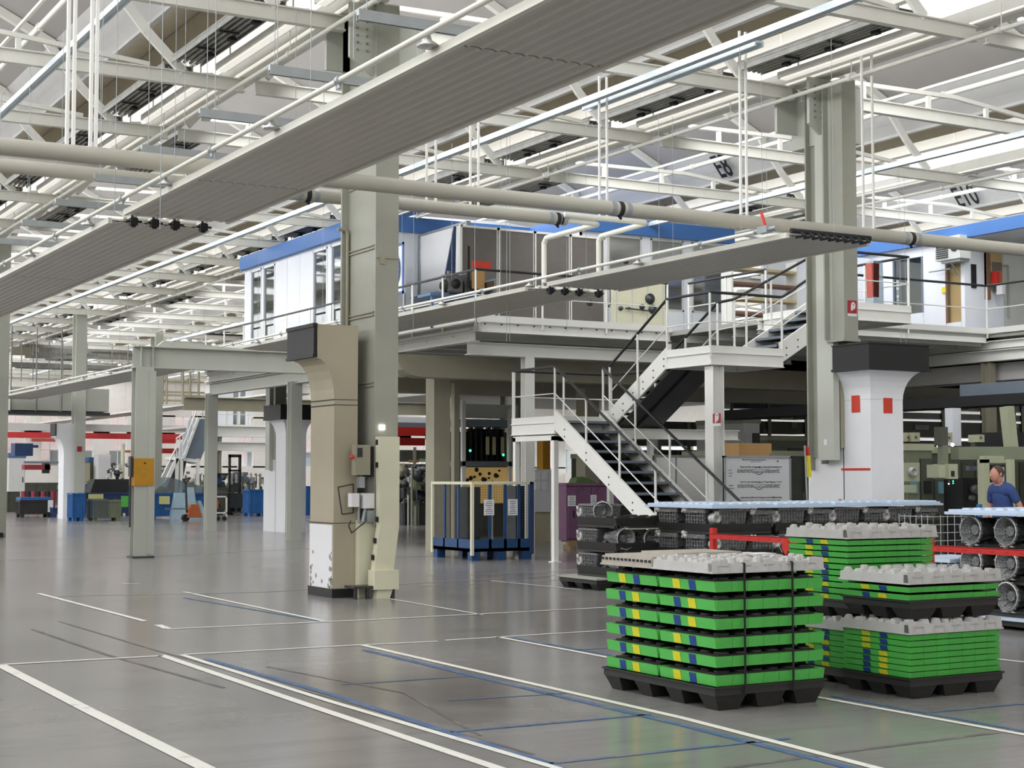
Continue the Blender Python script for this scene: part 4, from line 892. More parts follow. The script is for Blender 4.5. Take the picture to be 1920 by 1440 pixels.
# ------------------------------------------------------------------ green tray stacks in the foreground
def make_pallet(x0, x1, y0, y1, z, label, h=.155):
    t = thing('pallet', (x0, y0, z), label, 'pallet')
    M().box(x0, x1, y0, y1, z+h-.06, z+h).box(x0-.012, x1+.012, y0-.012, y1+.012, z+h-.012, z+h).box(x0+.02, x1-.02, y0+.02, y1-.02, z+h-.055, z+h-.03).build('deck', 'black_plastic', t)
    nx, ny = 3, 4 if y1-y0 > 1 else 3
    for i in range(nx):
        for j in range(ny):
            cx = x0+.14+(x1-x0-.28)*i/(nx-1); cy = y0+.105+(y1-y0-.21)*j/(ny-1)
            M().frus(cx, cy, z, z+h-.05, .085, .07, .14, .10).build('foot', 'black_plastic', t)
    return t
def tray_proto(lx, ly, h, pat, label):
    """one green tray; pat = ((colour, start, width), ...) of the labels on the -X side, measured from the near corner"""
    t = thing('tray', (0,0,0), label, 'tray')
    m = M(); n = 7
    for i in range(n):       # long side facing -Y: seven segments with narrow grooves
        a = lx*i/n+.0015; b = lx*(i+1)/n-.0015
        if i == 0: a = 0
        if i == n-1: b = lx
        m.prof([(0, .0), (.018, .0), (.018, h), (-.012, h)], 'x', a, b).prof([(ly, .0), (ly-.018, .0), (ly-.018, h), (ly+.012, h)], 'x', a, b)
    for i in range(5):
        a = ly*i/5+.0; b = ly*(i+1)/5-.0
        m.prof([(0, 0), (.018, 0), (.018, h), (-.012, h)], 'y', a, b).prof([(lx, 0), (lx-.018, 0), (lx-.018, h), (lx+.012, h)], 'y', a, b)
    m.box(.005, lx-.005, .005, ly-.005, .0, .012)
    m.build('rim', 'green_plastic', t)
    for c, s, w in pat:
        M().prof([(-.003, .002), (-.001, .002), (-.013, h-.002), (-.016, h-.002)], 'y', s, s+w).build('label_patch', {'y':'yellow_label','b':'blue_label'}[c], t)
    k = M()
    for i in range(6):
        for j in range(3): k.lathe((lx*(i+.5)/6, ly*(j+.5)/3, h*.4), (0,0,1), [(.055,0),(.05,h*.5),(.03,h*.55),(.0,h*.55)], 8)
    k.build('insert', 'black_plastic', t)
    return t
P1 = (('b', .22, .075), ('y', .40, .085)); P2 = (('y', .22, .085), ('b', .40, .075))
def lid_proto(lx, ly, m, seed, knobs=True, h=.07):
    rnd = random.Random(seed); t = thing('lid', (0,0,0), 'x', 'lid')
    b = M().prof([(0,0),(ly,0),(ly-.012,h),(.012,h)], 'x', 0, lx)
    b.box(-.006, lx+.006, -.006, ly+.006, 0, .012)
    for i in range(9): b.box(lx*(i+.3)/9, lx*(i+.36)/9, -.004, .01, .01, h-.01)
    b.build('lid_shell', m, t)
    if knobs:
        k = M()
        for i in range(8):
            for j in range(6):
                r = .026+.016*rnd.random(); x = lx*(i+.5)/8+.03*(rnd.random()-.5); y = ly*(j+.5)/6+.03*(rnd.random()-.5); hh = .03+.016*rnd.random()
                if rnd.random() < .5: k.lathe((x, y, h-.01), (0,0,1), [(r,0),(r*.85,hh),(r*.55,hh+.004),(0,hh+.002)], 8, False)
                else: k.frus(x, y, h-.01, h+hh-.012, r, r*.8, r*.75, r*.5)
        for i in range(5):
            k.frus(lx*(i+.5)/5, .02, h-.02, h+.022, .045, .018, .03, .014); k.frus(.02, ly*(i+.5)/5, h-.02, h+.02, .018, .04, .014, .026)
        k.prof([(0,0),(.05,0),(.05,h+.02),(.012,h+.02)], 'x', .0, .07).prof([(0,0),(.05,0),(.05,h+.02),(.012,h+.02)], 'x', lx-.08, lx)
        k.build('knobs', m, t)
    else:
        k = M()
        for i in range(13): k.box(-.008, .004, ly*(i+.25)/13, ly*(i+.75)/13, h-.028, h-.012)
        k.build('slots', 'black_rubber', t)
        M().box(.02, lx-.02, .02, ly-.02, h, h+.012).box(.3, lx-.1, .1, ly-.1, h+.01, h+.03).build('raised_panel', m, t)
    return t
def place(root, x, y, z, label, group=None, rz=0): 
    root.location = (x, y, z); root.rotation_euler.z = radians(rz); root['label'] = label
    if group: root['group'] = group
    WO[root] = Vector((x, y, z)); return root
ordn = ['lowest', 'second', 'third', 'fourth', 'fifth', 'sixth', 'seventh', 'eighth', 'ninth', 'tenth']
# front stack: two piles on one pallet
sxx, syy = 6.56, 8.66
make_pallet(sxx-.0, 7.53, 8.65, 10.03, 0, 'black plastic pallet under the front pair of green tray piles', .165)
A1 = tray_proto(.95, .655, .072, P1, 'x'); A2 = tray_proto(.95, .655, .072, P2, 'x')
usedA = [False, False]
def put(protos, idx, used, x, y, z, label, rz=0, grp=None):
    r = protos[idx]
    if not used[idx]: used[idx] = True; o = place(r, x, y, z, label, grp)
    else: o = dup(r, (x, y, z), label)
    o.rotation_euler.z = radians(rz); return o
for i in range(6):
    z = .168+.128*i
    put((A1, A2), (0,0,0,1,1,0)[i] , usedA, sxx+.02, syy, z, 'spaced green tray, %s of the near pile on the front pallet' % ordn[i], (0,.3,-.3,.2,.0,.3)[i])
    put((A1, A2), (1,1,1,1,1,0)[i] , usedA, sxx+.02, syy+.69, z, 'spaced green tray, %s of the far pile on the front pallet' % ordn[i], (0,-.3,.3,.0,.4,-.2)[i])
    for j, yy in enumerate((syy, syy+.69)):
        t = thing('gear_insert', (sxx, yy, z+.07), 'dark insert with gear parts above the %s tray, %s front pile' % (ordn[i], ('near', 'far')[j]), 'insert')
        M().box(sxx+.07, sxx+.92, yy+.04, yy+.62, z+.066, z+.082).build('insert_tray', 'black_plastic', t)
        g = M()
        for a in range(6):
            for b in range(4):
                cxg, cyg = sxx+.14+.143*a, yy+.10+.15*b; g.lathe((cxg, cyg, z+.078), (0,0,1), [(.055,0),(.058,.012),(.052,.02),(.03,.022),(.03,.044),(0,.044)], 9)
        g.build('gears', 'steel_dark' if (i+j) % 2 else 'black_plastic', t)
L1 = lid_proto(1.0, .70, 'lid_grey', 3); place(L1, sxx-.02, syy-.02, .168+.128*6+.0, 'knobbed grey lid on the near pile of the front pallet', rz=.6)
L2 = lid_proto(1.0, .66, 'lid_taupe', 4, False); place(L2, sxx-.02, syy+.70, .168+.128*6+.0, 'flat taupe slotted lid on the far pile of the front pallet', rz=.5)
for px in (1397, 1487):
    q = atY(px, 1200, 8.63); tag(M().box(q.x-.006, q.x+.006, 8.625, 8.635, .1, 1.0).box(q.x-.006, q.x+.006, 8.63, 9.35, 1.0, 1.006).build('strap', 'black_rubber'), 'black strap tying the front tray pile, %s one' % ('left' if px < 1450 else 'right'), 'strap')
tag(M().prof([(7.05, 8.80),(7.22, 8.79),(7.23, 8.95),(7.06, 8.97)], 'z', 1.052, 1.055).build('paper_slip', 'paper'), 'white paper slip lying on the knobbed grey lid of the front pile', 'paper')
# right-hand piles, two levels
bx, by = 8.12, 8.42
make_pallet(bx, bx+.93, by-.01, by+.72, 0, 'black pallet under the lower right green pile', .15)
B1 = tray_proto(.90, .69, .0385, P1, 'x'); B2 = tray_proto(.90, .69, .0385, P2, 'x'); usedB = [False, False]
for i in range(7): put((B1, B2), (0,1,1,1,0,0,0)[i] if i else 1, usedB, bx+.01, by, .153+.0445*i, 'nested green tray, %s of the lower right pile' % ordn[i])
L3 = lid_proto(.94, .73, 'lid_grey', 5); place(L3, bx-.01, by-.02, .153+.0445*7, 'knobbed grey lid on the lower right pile, under a pallet')
zz = .153+.0445*7+.10
make_pallet(bx+.02, bx+.91, by-.0, by+.71, zz, 'black pallet standing on the lower right pile', .14)
for i in range(2): put((B1, B2), (1,0)[i], usedB, bx+.01, by+.0, zz+.143+.056*i, 'green tray, %s of the short upper right pile' % ('lower' if i == 0 else 'upper'))
L4 = dup(L3, (bx-.01, by-.02, zz+.143+.115), 'knobbed grey lid on top of the short upper right pile')
cx_, cy_ = 8.25, 9.20
make_pallet(cx_, cx_+.92, cy_-.01, cy_+.72, 0, 'black pallet under the rear green pile', .12)
C1 = tray_proto(.88, .69, .037, P1, 'x'); C2 = tray_proto(.88, .69, .037, P2, 'x'); usedC = [False, False]
for i in range(7): put((C1, C2), (1,0,1,0,1,0,0)[i], usedC, cx_+.01, cy_, .123+.042*i, 'nested green tray, %s of the lower rear pile' % ordn[i])
L5 = dup(L3, (cx_-.01, cy_-.02, .123+.042*7), 'knobbed grey lid between the lower and upper rear piles')
z2 = .123+.042*7+.09
make_pallet(cx_+.02, cx_+.89, cy_, cy_+.71, z2, 'black pallet between the lower and upper rear piles', .14)
for i in range(10): put((C1, C2), (1,0,1,0,0,0,1,0,0,1)[i], usedC, cx_+.01, cy_+.0, z2+.143+.0468*i, 'nested green tray, %s of the tall upper rear pile' % ordn[i])
L6 = dup(L3, (cx_-.01, cy_-.02, z2+.143+.47), 'knobbed grey lid on top of the tall rear pile')

# ------------------------------------------------------------------ gearbox castings on black trays
def casting(kind):
    t = thing('gearbox_casting', (0,0,0), 'x', 'gearbox casting')
    # local frame: front face towards -X, unit about .38 wide (Y), .30 high, .45 deep (X)
    if kind == 'box':
        m = M().box(.03, .42, .03, .40, .0, .24).box(.0, .06, .0, .43, .17, .22).box(.02, .4, .0, .43, .2, .23)
        for i in range(7): m.box(.012, .04, .05+.055*i, .062+.055*i, .0, .17)
        for i in range(3): m.box(.01, .04, .03, .40, .03+.05*i, .04+.05*i)
        m.prof([(.05,.0),(.12,-.03),(.31,-.03),(.38,.0)], 'x', .04, .4)
        m.build('housing', 'cast_alloy', t)
        M().box(.005, .03, .15, .27, .155, .205).build('window', 'black_rubber', t)
        M().ball((.02, .40, .2), .045, 8, 5).ball((.0, .43, .23), .03, 8, 5).tube((.0, .36, .24), (.0, .45, .18), .02, 6).build('lug', 'cast_bright', t)
    elif kind == 'wide':
        m = M().prof([(0,.24),(.48,.24),(.44,.05),(.36,-.02),(.12,-.02),(.04,.05)], 'x', .03, .45)
        for i in range(8): m.box(.015, .04, .05+.05*i, .06+.05*i, .02, .22)
        for i in range(4): m.box(.015, .04, .03, .45, .04+.05*i, .048+.05*i)
        m.box(.0, .46, -.02, .50, .22, .25); m.build('housing', 'cast_alloy', t)
        M().lathe((.02, .52, .12), (-1,0,0), [(.08,-.1),(.09,-.02),(.07,.0),(.04,.01),(.04,-.05),(0,-.05)], 12).box(.0, .03, .5, .56, .17, .22).build('bearing_seat', 'cast_bright', t)
    else:
        m = M(); R = .165
        m.lathe((.0, .2, .14), (1,0,0), [(R*.86,.0),(R,.01),(R,.03),(R*.8,.06),(R*.62,.28),(R*.6,.42)], 12, False)
        m.lathe((.0, .2, .14), (1,0,0), [(R*.86,.0),(R*.72,.03),(R*.42,.10),(R*.40,.10),(R*.34,.07),(0,.07)], 12, False)
        for i in range(10):
            a = 2*pi*i/10+.2; m.bar((.005, .2+R*.86*cos(a), .14+R*.86*sin(a)), (.09, .2+R*.42*cos(a), .14+R*.42*sin(a)), .012, .012); m.ball((.01, .2+R*1.0*cos(a), .14+R*1.0*sin(a)), .014, 6, 4); m.bar((.04, .2+R*.85*cos(a), .14+R*.85*sin(a)), (.3, .2+R*.6*cos(a), .14+R*.6*sin(a)), .012, .03)
        m.build('bell_housing', 'cast_alloy', t)
        M().lathe((-.003, .2, .14), (1,0,0), [(R*.88,.0),(R*.95,.0),(R*.95,.006),(R*.88,.006)], 16).prof([(.10,-.03),(.30,-.03),(.25,.0),(.15,.0)], 'x', .02, .06).build('flange_ring', 'cast_bright', t)
    return t
casts = {}
def put_cast(kind, x, y, z, rz, label, s=1.0, grp=None):
    if kind not in casts: casts[kind] = casting(kind); o = place(casts[kind], x, y, z, label, grp)
    else: o = dup(casts[kind], (x, y, z), label, grp)
    o.rotation_euler.z = radians(rz); o.scale = (s, s, s); return o
def black_tray(x0, x1, y0, y1, z, h, label, grp=None):
    t = thing('casting_tray', (x0, y0, z), label, 'tray', grp)
    M().box(x0, x1, y0, y1, z, z+.03).prof([(x0-.02, z+h), (x0+.02, z), (x0+.05, z), (x0+.01, z+h)], 'y', y0, y1).prof([(y0-.02, z+h), (y0+.02, z), (y0+.05, z), (y0+.01, z+h)], 'x', x0, x1).build('tray', 'black_plastic', t)
    k = M(); n = max(2, round((y1-y0)/.25)); m_ = max(2, round((x1-x0)/.25))
    for i in range(n):
        for j in range(m_): k.frus(x0+.08+(x1-x0-.16)*j/(m_-1), y0+.08+(y1-y0-.16)*i/(n-1), z+.02, z+h+.02, .07, .07, .045, .045)
    k.build('sockets', 'black_plastic', t); return t
def blue_lid(x0, x1, y0, y1, z, label):
    t = thing('lid', (x0, y0, z), label, 'lid')
    M().box(x0-.03, x1+.03, y0-.03, y1+.03, z, z+.03).box(x0, x1, y0, y1, z+.03, z+.055).build('lid_shell', 'lid_blue', t)
    k = M(); n = int((y1-y0)/.16); m_ = int((x1-x0)/.16)
    for i in range(n):
        for j in range(m_): k.frus(x0+.1+.16*j, y0+.1+.16*i, z+.05, z+.072, .055, .055, .045, .045)
    k.build('ribs', 'lid_blue', t)
# middle block
mx0, my0 = 12.88, 17.0
lev = [.12, .47, .82]
for li, z in enumerate(lev):
    rw = ('bottom', 'middle', 'top')[li]
    black_tray(mx0, mx0+1.0, my0, my0+1.5, z, .14, 'black casting tray, %s level at the corner of the middle block' % rw)
    put_cast('box', mx0+.0, my0+.18, z+.09, 0, 'ribbed gearbox casting with dark window, %s row, corner side, nearer one' % rw, 1.15)
    put_cast('box', mx0+.0, my0+.82, z+.09, 0, 'ribbed gearbox casting with dark window, %s row, corner side, farther one' % rw, 1.15)
    for c in range(3):
        x = mx0+1.08+1.05*c
        black_tray(x, x+1.0, my0, my0+1.15, z, .14, 'black casting tray, %s level, %s pile right of the corner' % (rw, ordn[c+0].replace('lowest', 'first')))
    for c in range(8):
        x = mx0+.12+.51*c
        put_cast('wide' if c % 2 == 0 else 'box', x+(.5 if c % 2 == 0 else .47), my0+.02, z+.09, 90, 'dull gearbox casting, %s row, %s along the front of the middle block' % (rw, ordn[c].replace('lowest', 'first')), 1.0)
make_pallet(mx0, mx0+1.0, my0, my0+1.5, 0, 'black pallet under the corner of the middle casting block', .12)
for c in range(3): make_pallet(mx0+1.08+1.05*c, mx0+2.08+1.05*c, my0, my0+1.15, 0, 'black pallet under the %s casting pile right of the corner' % ('first', 'second', 'third')[c], .12)
blue_lid(mx0-.02, mx0+1.03, my0-.02, my0+1.5, 1.17, 'pale blue lid on the corner of the middle casting block')
for c in range(3): blue_lid(mx0+1.09+1.05*c, mx0+2.07+1.05*c, my0-.02, my0+1.17, 1.17+.004*c, 'pale blue lid on the %s pile of the middle casting block' % ('left', 'centre', 'right')[c])
# left block, no lid
lx0, ly0 = 12.2, 18.62
make_pallet(12.02, 13.3, 18.55, 19.55, 0, 'black pallet with grey rim under the left casting block', .15)
tag(M().box(11.98, 13.3, 18.5, 19.6, .15, .175).build('pallet_sheet', 'duct_grey'), 'grey sheet edge on the left casting pallet', 'sheet')
for li, z in enumerate((.18, .53, .88)):
    rw = ('bottom', 'middle', 'top')[li]
    if li < 3: black_tray(lx0, lx0+1.0, ly0-.3+.0, ly0+.72, z, .14, 'black casting tray, %s level of the left block' % rw)
    put_cast('wide', lx0-.0, ly0+.22, z+.09, 0, 'weathered gearbox casting, %s row, side face of the left block' % rw, .95)
    if li < 2:
        put_cast('bell', lx0+.36, ly0-.30, z+.06, 90, 'round bell gearbox casting, %s row, front left of the left block' % rw, 1.0)
        put_cast('bell', lx0+.80, ly0-.28, z+.06, 90, 'round bell gearbox casting, %s row, front right of the left block' % rw, .9)
    else:
        o = put_cast('bell', lx0+.25, ly0+.1, z+.1, 60, 'single bell casting lying on top of the left block', .9)
tag(M().box(lx0+.15, lx0+.9, ly0-.35, ly0+.1, .86, .875).build('cover_sheet', 'duct_grey'), 'thin grey sheet at the stair foot on the left block', 'sheet')
# right block, round bells in columns
rx0 = 12.7; ys = [12.02-.49*i for i in range(6)]
for li, z in enumerate((.10, .41, .76, 1.0-.0)):
    pass
for li, z in enumerate((.22, .56, .90)):
    rw = ('bottom', 'middle', 'top')[li]
    black_tray(rx0+.05, rx0+1.1, 9.4, 12.45, z-.09, .07, 'long black casting tray, %s level of the right block' % rw)
    for c, y in enumerate(ys): put_cast('bell', rx0, y, z-.01, 0, 'round bell casting, %s row, %s from the far end of the right block' % (rw, ordn[c].replace('lowest', 'first')), .98)
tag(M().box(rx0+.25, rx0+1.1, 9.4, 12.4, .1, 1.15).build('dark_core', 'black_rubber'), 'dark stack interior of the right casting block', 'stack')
make_pallet(rx0+.0, rx0+1.1, 9.4, 12.5, 0, 'black pallet under the right casting block', .10)
tag(M().box(rx0-.05, rx0+1.15, 9.3, 12.55, .10, .13).build('base_sheet', 'lid_blue'), 'pale base sheet of the right casting block', 'sheet')
blue_lid(rx0-.05, rx0+1.12, 9.3, 12.48, 1.19, 'pale blue lid over the right casting block')
tag(M().box(rx0-.02, rx0+.8, 12.5, 13.3, .66, .70).build('side_lid', 'lid_blue'), 'pale blue lid lying low between the casting blocks', 'lid')
# red barrier
t = thing('barrier', (10.8, 14.25, 0), 'red steel barrier with perforated rail and red tag', 'barrier')
for y in (14.25, 10.9, 7.5):
    M().box(10.77, 10.83, y-.03, y+.03, 0, 1.02).box(10.72, 10.88, y-.08, y+.08, 0, .012).build('post', 'red_paint', t)
M().box(10.765, 10.775, 7.5, 14.28, .90, .955).box(10.765, 10.80, 7.5, 14.28, .95, .958).build('rail', 'red_paint', t)
hl = M()
for i in range(40): hl.box(10.762, 10.766, 7.6+.165*i, 7.64+.165*i, .922, .934)
hl.build('rail_slots', 'sign_red', t)
y_ = atX(1475, 1020, 10.76).y
M().prof([(y_-.04, .93), (y_+.05, .93), (y_+.06, .84), (y_+.0, .77), (y_-.05, .84)], 'x', 10.745, 10.755).build('red_tag', 'red_paint', t)
M().path([(10.75, y_+.03, .94), (10.74, y_+.10, .86), (10.75, y_+.06, .80)], .004, 5).build('tag_string', 'galvanised', t)
# wire basket between blocks
a = atD(1750, 965, 19.5); t = thing('wire_basket', (a.x, a.y, 0), 'chromed wire basket with blue frame between the casting blocks', 'basket')
bx_, by_ = a.x, a.y
w = M()
for i in range(7): w.tube((bx_+.12*i, by_, .5), (bx_+.12*i, by_, 1.12), .005, 5).tube((bx_, by_+.1*i, .5), (bx_, by_+.1*i, 1.12), .005, 5)
for i in range(7): w.tube((bx_, by_, .5+.1*i), (bx_+.75, by_, .5+.1*i), .005, 5).tube((bx_, by_, .5+.1*i), (bx_, by_+.6, .5+.1*i), .005, 5)
w.build('mesh', 'cast_bright', t)
M().box(bx_+.75, bx_+.80, by_-.05, by_, 0, 1.25).box(bx_+.55, bx_+.60, by_-.08, by_-.03, 0, 1.05).box(bx_+.5, bx_+.95, by_-.06, by_-.02, .6, .66).box(bx_, bx_+.8, by_, by_+.6, .4, .46).box(bx_, bx_+.05, by_, by_+.05, 0, .45).build('frame', 'bin_blue', t)

# ------------------------------------------------------------------ wire cage on blue pallet
t = thing('mesh_cage', (14.2, 26.3, 0), 'blue mesh cage with white edges and two paper notices on a blue pallet', 'cage')
X0, X1, Y0, Y1 = 14.22, 15.55, 26.30, 27.95; zt = 1.50; zb = .17
M().box(X0, X1, Y0, Y1, zb, zb+.06).box(X0, X0+.03, Y0, Y1, zb, .40).box(X0, X1, Y0, Y0+.03, zb, .40).build('tray_base', 'cage_blue', t)
for (x, y) in ((X0+.1, Y0+.1), (X1-.1, Y0+.1), (X0+.1, Y1-.1), (X1-.1, Y1-.1), ((X0+X1)/2, Y0+.1), ((X0+X1)/2, Y1-.1)): M().box(x-.09, x+.09, y-.09, y+.09, 0, zb).build('foot', 'cage_blue', t)
for (x, y) in ((X0, Y0), (X0, Y1), (X1, Y1)): M().box(x-.025, x+.03, y-.03, y+.025, .1, zt).build('corner_post', 'concrete_cream', t)
M().box(X1-.06, X1+.03, Y0-.02, Y0+.05, .1, zt).build('dark_corner_post', 'navy', t)
M().box(X0, X1, Y0-.02, Y0+.02, zt-.05, zt).box(X0-.02, X0+.02, Y0, Y1, zt-.05, zt).box(X0, X1, Y1-.02, Y1+.02, zt-.05, zt).box(X1-.02, X1+.02, Y0, Y1, zt-.05, zt).build('top_frame', 'concrete_cream', t)
for f_ in (.3, .55, .78): M().box(X0+(X1-X0)*f_-.03, X0+(X1-X0)*f_+.03, Y0, Y0+.03, zb, zt-.04).build('blue_post', 'cage_blue', t)
for f_ in (.35, .7): M().box(X0, X0+.03, Y0+(Y1-Y0)*f_-.03, Y0+(Y1-Y0)*f_+.03, zb, zt-.04).build('blue_post', 'cage_blue', t)
def wires(nm, p0, dx, dz, n1, n2):
    g = M(); p0 = Vector(p0); dx = Vector(dx); dz = Vector(dz)
    for i in range(n1+1): a = p0+dx*i/n1; g.bar(a, a+dz, .0035)
    for i in range(n2+1): a = p0+dz*i/n2; g.bar(a, a+dx, .0035)
    o = g.build(nm, 'steel_dark', t); o['kind'] = 'stuff'; return o
wires('wire_mesh', (X0, Y0+.03, .40), (X1-X0, 0, 0), (0, 0, 1.05), 26, 21); wires('wire_mesh', (X0+.01, Y0, .40), (0, Y1-Y0, 0), (0, 0, 1.05), 32, 21)

def notice(p0, p1, Y, parent, label, n=7):
    a = atY(*p0, Y); b = atY(*p1, Y)
    s_ = M().box(a.x, b.x, Y-.012, Y-.006, b.z, a.z).build('notice_sheet', 'paper', parent, label)
    g = M(); h = a.z-b.z; w_ = b.x-a.x
    for i in range(n):
        l_ = .3+.5*random.random(); g.box(a.x+w_*(.5-l_/2), a.x+w_*(.5+l_/2), Y-.015, Y-.012, a.z-h*(i+1)/(n+1)-.006, a.z-h*(i+1)/(n+1)+.004)
    g.build('text_lines', 'ink', s_)
notice((907, 937), (926, 966), 26.30, t, 'left paper notice'); notice((952, 936), (970, 966), 26.30, t, 'right paper notice')
# dark box inside and poles
M().box(X0+.12, X0+.40, Y0+.4, Y0+.9, zb+.06, 1.4).build('dark_content', 'steel_dark', t); M().box(X1-.25, X1-.05, Y0+.2, Y0+.7, zb+.06, 1.42).build('dark_content', 'steel_dark', t)

# purple cabinet behind the stairs
t = thing('metal_cabinet', (17.95, 29.2, 0), 'purple double door cabinet with paper notices on wooden skids', 'cabinet')
a = atY(1062, 905, 29.3); b = atY(1160, 905, 29.3); X0, X1 = a.x, b.x
M().box(X0, X1, 29.3, 29.66, .20, 1.40).build('body', 'purple_paint', t); M().box(X0-.03, X1+.03, 29.27, 29.68, 1.40, 1.46).build('top_plate', 'purple_paint', t)
mid = (X0+X1)/2-.06
for x0, x1 in ((X0+.03, mid-.01), (mid+.01, X1-.03)):
    d = M().box(x0, x1, 29.27, 29.30, .24, 1.36).build('door', 'purple_paint', t)
    M().box(x0+.12 if x0 < mid-.3 else x0+.03, (x0+.16) if x0 < mid-.3 else x0+.06, 29.25, 29.27, .7, .85).build('handle', 'steel_dark', d)
notice((1064, 929), (1079, 949), 29.26, t, 'paper notice on the left door', 4); notice((1107, 928), (1118, 944), 29.26, t, 'paper notice on the right door', 4)
M().box(X0+.05, X1-.05, 29.3, 29.4, .1, .16).box(X0+.1, X0+.2, 29.3, 29.6, 0, .1).box(X1-.3, X1-.2, 29.3, 29.6, 0, .1).box(X0+.05, X1-.05, 29.3, 29.6, .16, .20).build('skid', 'wood_pallet', t)
tag(M().prof([(X0+.3, 1.46), (X0+.35, 1.56), (X0+.5, 1.6), (X0+.75, 1.52), (X0+.85, 1.46)], 'y', 29.4, 29.7).build('green_cloth', 'plant_green'), 'crumpled green cloth on the purple cabinet', 'cloth')
# whiteboards under the stairs
t = thing('whiteboard', (16.95, 21.5, 0), 'framed whiteboard covered with rows of hand drawn schedule marks', 'whiteboard')
a = atY(1357, 857, 21.55); b = atY(1482, 857, 21.55)
M().box(a.x, b.x, 21.55, 21.58, .75, a.z).build('board', 'board_white', t)
M().box(a.x-.0, a.x+.03, 21.53, 21.6, .7, a.z+.02).box(b.x-.03, b.x, 21.53, 21.6, .7, a.z+.02).box(a.x, b.x, 21.53, 21.6, a.z-.01, a.z+.03).box(a.x, b.x, 21.53, 21.6, .7, .74).build('frame', 'galvanised', t)
M().box(a.x+.05, a.x+.08, 21.56, 21.6, 0, .75).box(b.x-.08, b.x-.05, 21.56, 21.6, 0, .75).build('leg', 'galvanised', t)
rnd = random.Random(5); w_ = b.x-a.x; g = M()
for r0 in (.17, .43, .70):
    zz_ = a.z-r0
    for i in range(44):
        x = a.x+w_*(.24+.62*i/44); g.bar((x, 21.545, zz_+.012*rnd.random()), (x+.02*rnd.random()+.006, 21.545, zz_-.016+.028*rnd.random()), .006+.008*rnd.random(), .004, up=(0,1,0))
    for k in range(4):
        i = 0.
        while i < .62:
            l_ = .008+.022*rnd.random(); x = a.x+w_*(.2+i); g.box(x, x+l_, 21.543, 21.549, zz_-.050-.016*k, zz_-.041-.016*k); i += l_/w_+.012*rnd.random()+.006
            if k == 1 and .22 < i < .3: i = .42
    for k in range(9): x = a.x+w_*(.46+.12*k/9); g.box(x, x+.012, 21.543, 21.549, zz_-.105-.028*sin(pi*k/8), zz_-.093-.028*sin(pi*k/8))
    for k in range(3): g.box(a.x+w_*.07, a.x+w_*(.11+.04*rnd.random()), 21.543, 21.549, zz_-.06-.05*k, zz_-.053-.05*k)
for i in range(7): g.bar((a.x+w_*(.40+.022*i), 21.546, a.z-.088+.006*rnd.random()), (a.x+w_*(.41+.022*i), 21.546, a.z-.07), .006, .004, up=(0,1,0))
g.build('marks', 'ink', t)
M().box(a.x+w_*.3, a.x+w_*.62, 21.54, 21.55, a.z-.05, a.z-.035).build('magnet_strip', 'duct_slate', t); M().ball((a.x+w_*.8, 21.54, a.z-.065), .014, 8, 5).ball((a.x+w_*.28, 21.54, a.z-.04), .011, 8, 5).build('magnet', 'black_paint', t)
wb2 = t = thing('whiteboard', (16.9, 23.7, 0), 'blank white partition board behind the stair handrail', 'whiteboard')
a = atY(1226, 856, 23.7); b = atY(1330, 856, 23.7)
M().box(a.x, b.x, 23.7, 23.73, .5, a.z).build('board', 'sign_white', t); M().box(a.x, b.x, 23.68, 23.75, a.z-.01, a.z+.03).box(b.x-.05, b.x, 23.68, 23.75, 0, a.z).box(a.x, a.x+.04, 23.68, 23.75, 0, a.z).box(a.x+(b.x-a.x)*.38, a.x+(b.x-a.x)*.40, 23.69, 23.75, .4, a.z).build('frame', 'galvanised', t)
a = atD(1385, 833, 28); t = thing('cardboard_boxes', (a.x, a.y, 0), 'brown cardboard boxes above the schedule whiteboard', 'box')
M().box(a.x, a.x+.75, a.y, a.y+.4, 2.02, 2.20).build('upper_box', 'cardboard', t); M().box(a.x+.0, a.x+.7, a.y, a.y+.4, 1.75, 2.02).build('lower_box', 'cardboard', t); M().box(a.x+.18, a.x+.35, a.y-.01, a.y, 1.88, 1.93).build('box_label', 'paper', t); M().box(a.x-.1, a.x+.9, a.y-.1, a.y+.5, 0, 1.75).build('shelf_frame', 'machine_dark', t)
# flag-like cloth by the white column
a = atD(1511, 835, 24.6); t = thing('signal_cloth', (a.x, a.y, 0), 'yellow and red cloth hanging beside the white column', 'cloth')
b = atD(1512, 940, 24.6)
M().bar((a.x, a.y, a.z-.02), (a.x+.03, a.y, a.z-.16), .09, .03).build('red_half', 'red_paint', t); M().bar((a.x+.03, a.y, a.z-.16), (a.x+.05, a.y, a.z-.5), .10, .03).build('yellow_half', 'yellow_bright', t); M().tube((a.x+.06, a.y, 0), (a.x-.02, a.y, a.z), .015, 6).build('pole', 'galvanised', t)

# ------------------------------------------------------------------ walls of the hall
def struct(mb, name, m): o = mb.build(name, m); o['kind'] = 'structure'; return o
struct(M().box(-16.2, -16, -9, 108, 0, 8.6), 'wall_left', 'wall_far_paint')
struct(M().box(-16, 64, -9.2, -9, 0, 11), 'wall_near', 'wall_far_paint')
YW = 100.0
wf = M()
def wz(y): return 1.6+(893-y)/2936*97
rows_ = [(2.3, 4.25, 1.5), (4.75, 5.5, .8)]
x0w, pitch, nwin = 4.0, 2.15, 27
wf.box(-16, 64, YW, YW+.3, 0, 2.3).box(-16, 64, YW, YW+.3, 4.25, 4.75).box(-16, 64, YW, YW+.3, 5.5, 11)
wf.box(-16, x0w, YW, YW+.3, 2.3, 5.5).box(x0w+pitch*nwin, 64, YW, YW+.3, 2.3, 5.5)
for i in range(nwin): wf.box(x0w+pitch*i+1.1, x0w+pitch*(i+1), YW, YW+.3, 2.2, 5.6)
struct(wf, 'wall_far', 'wall_far_paint')
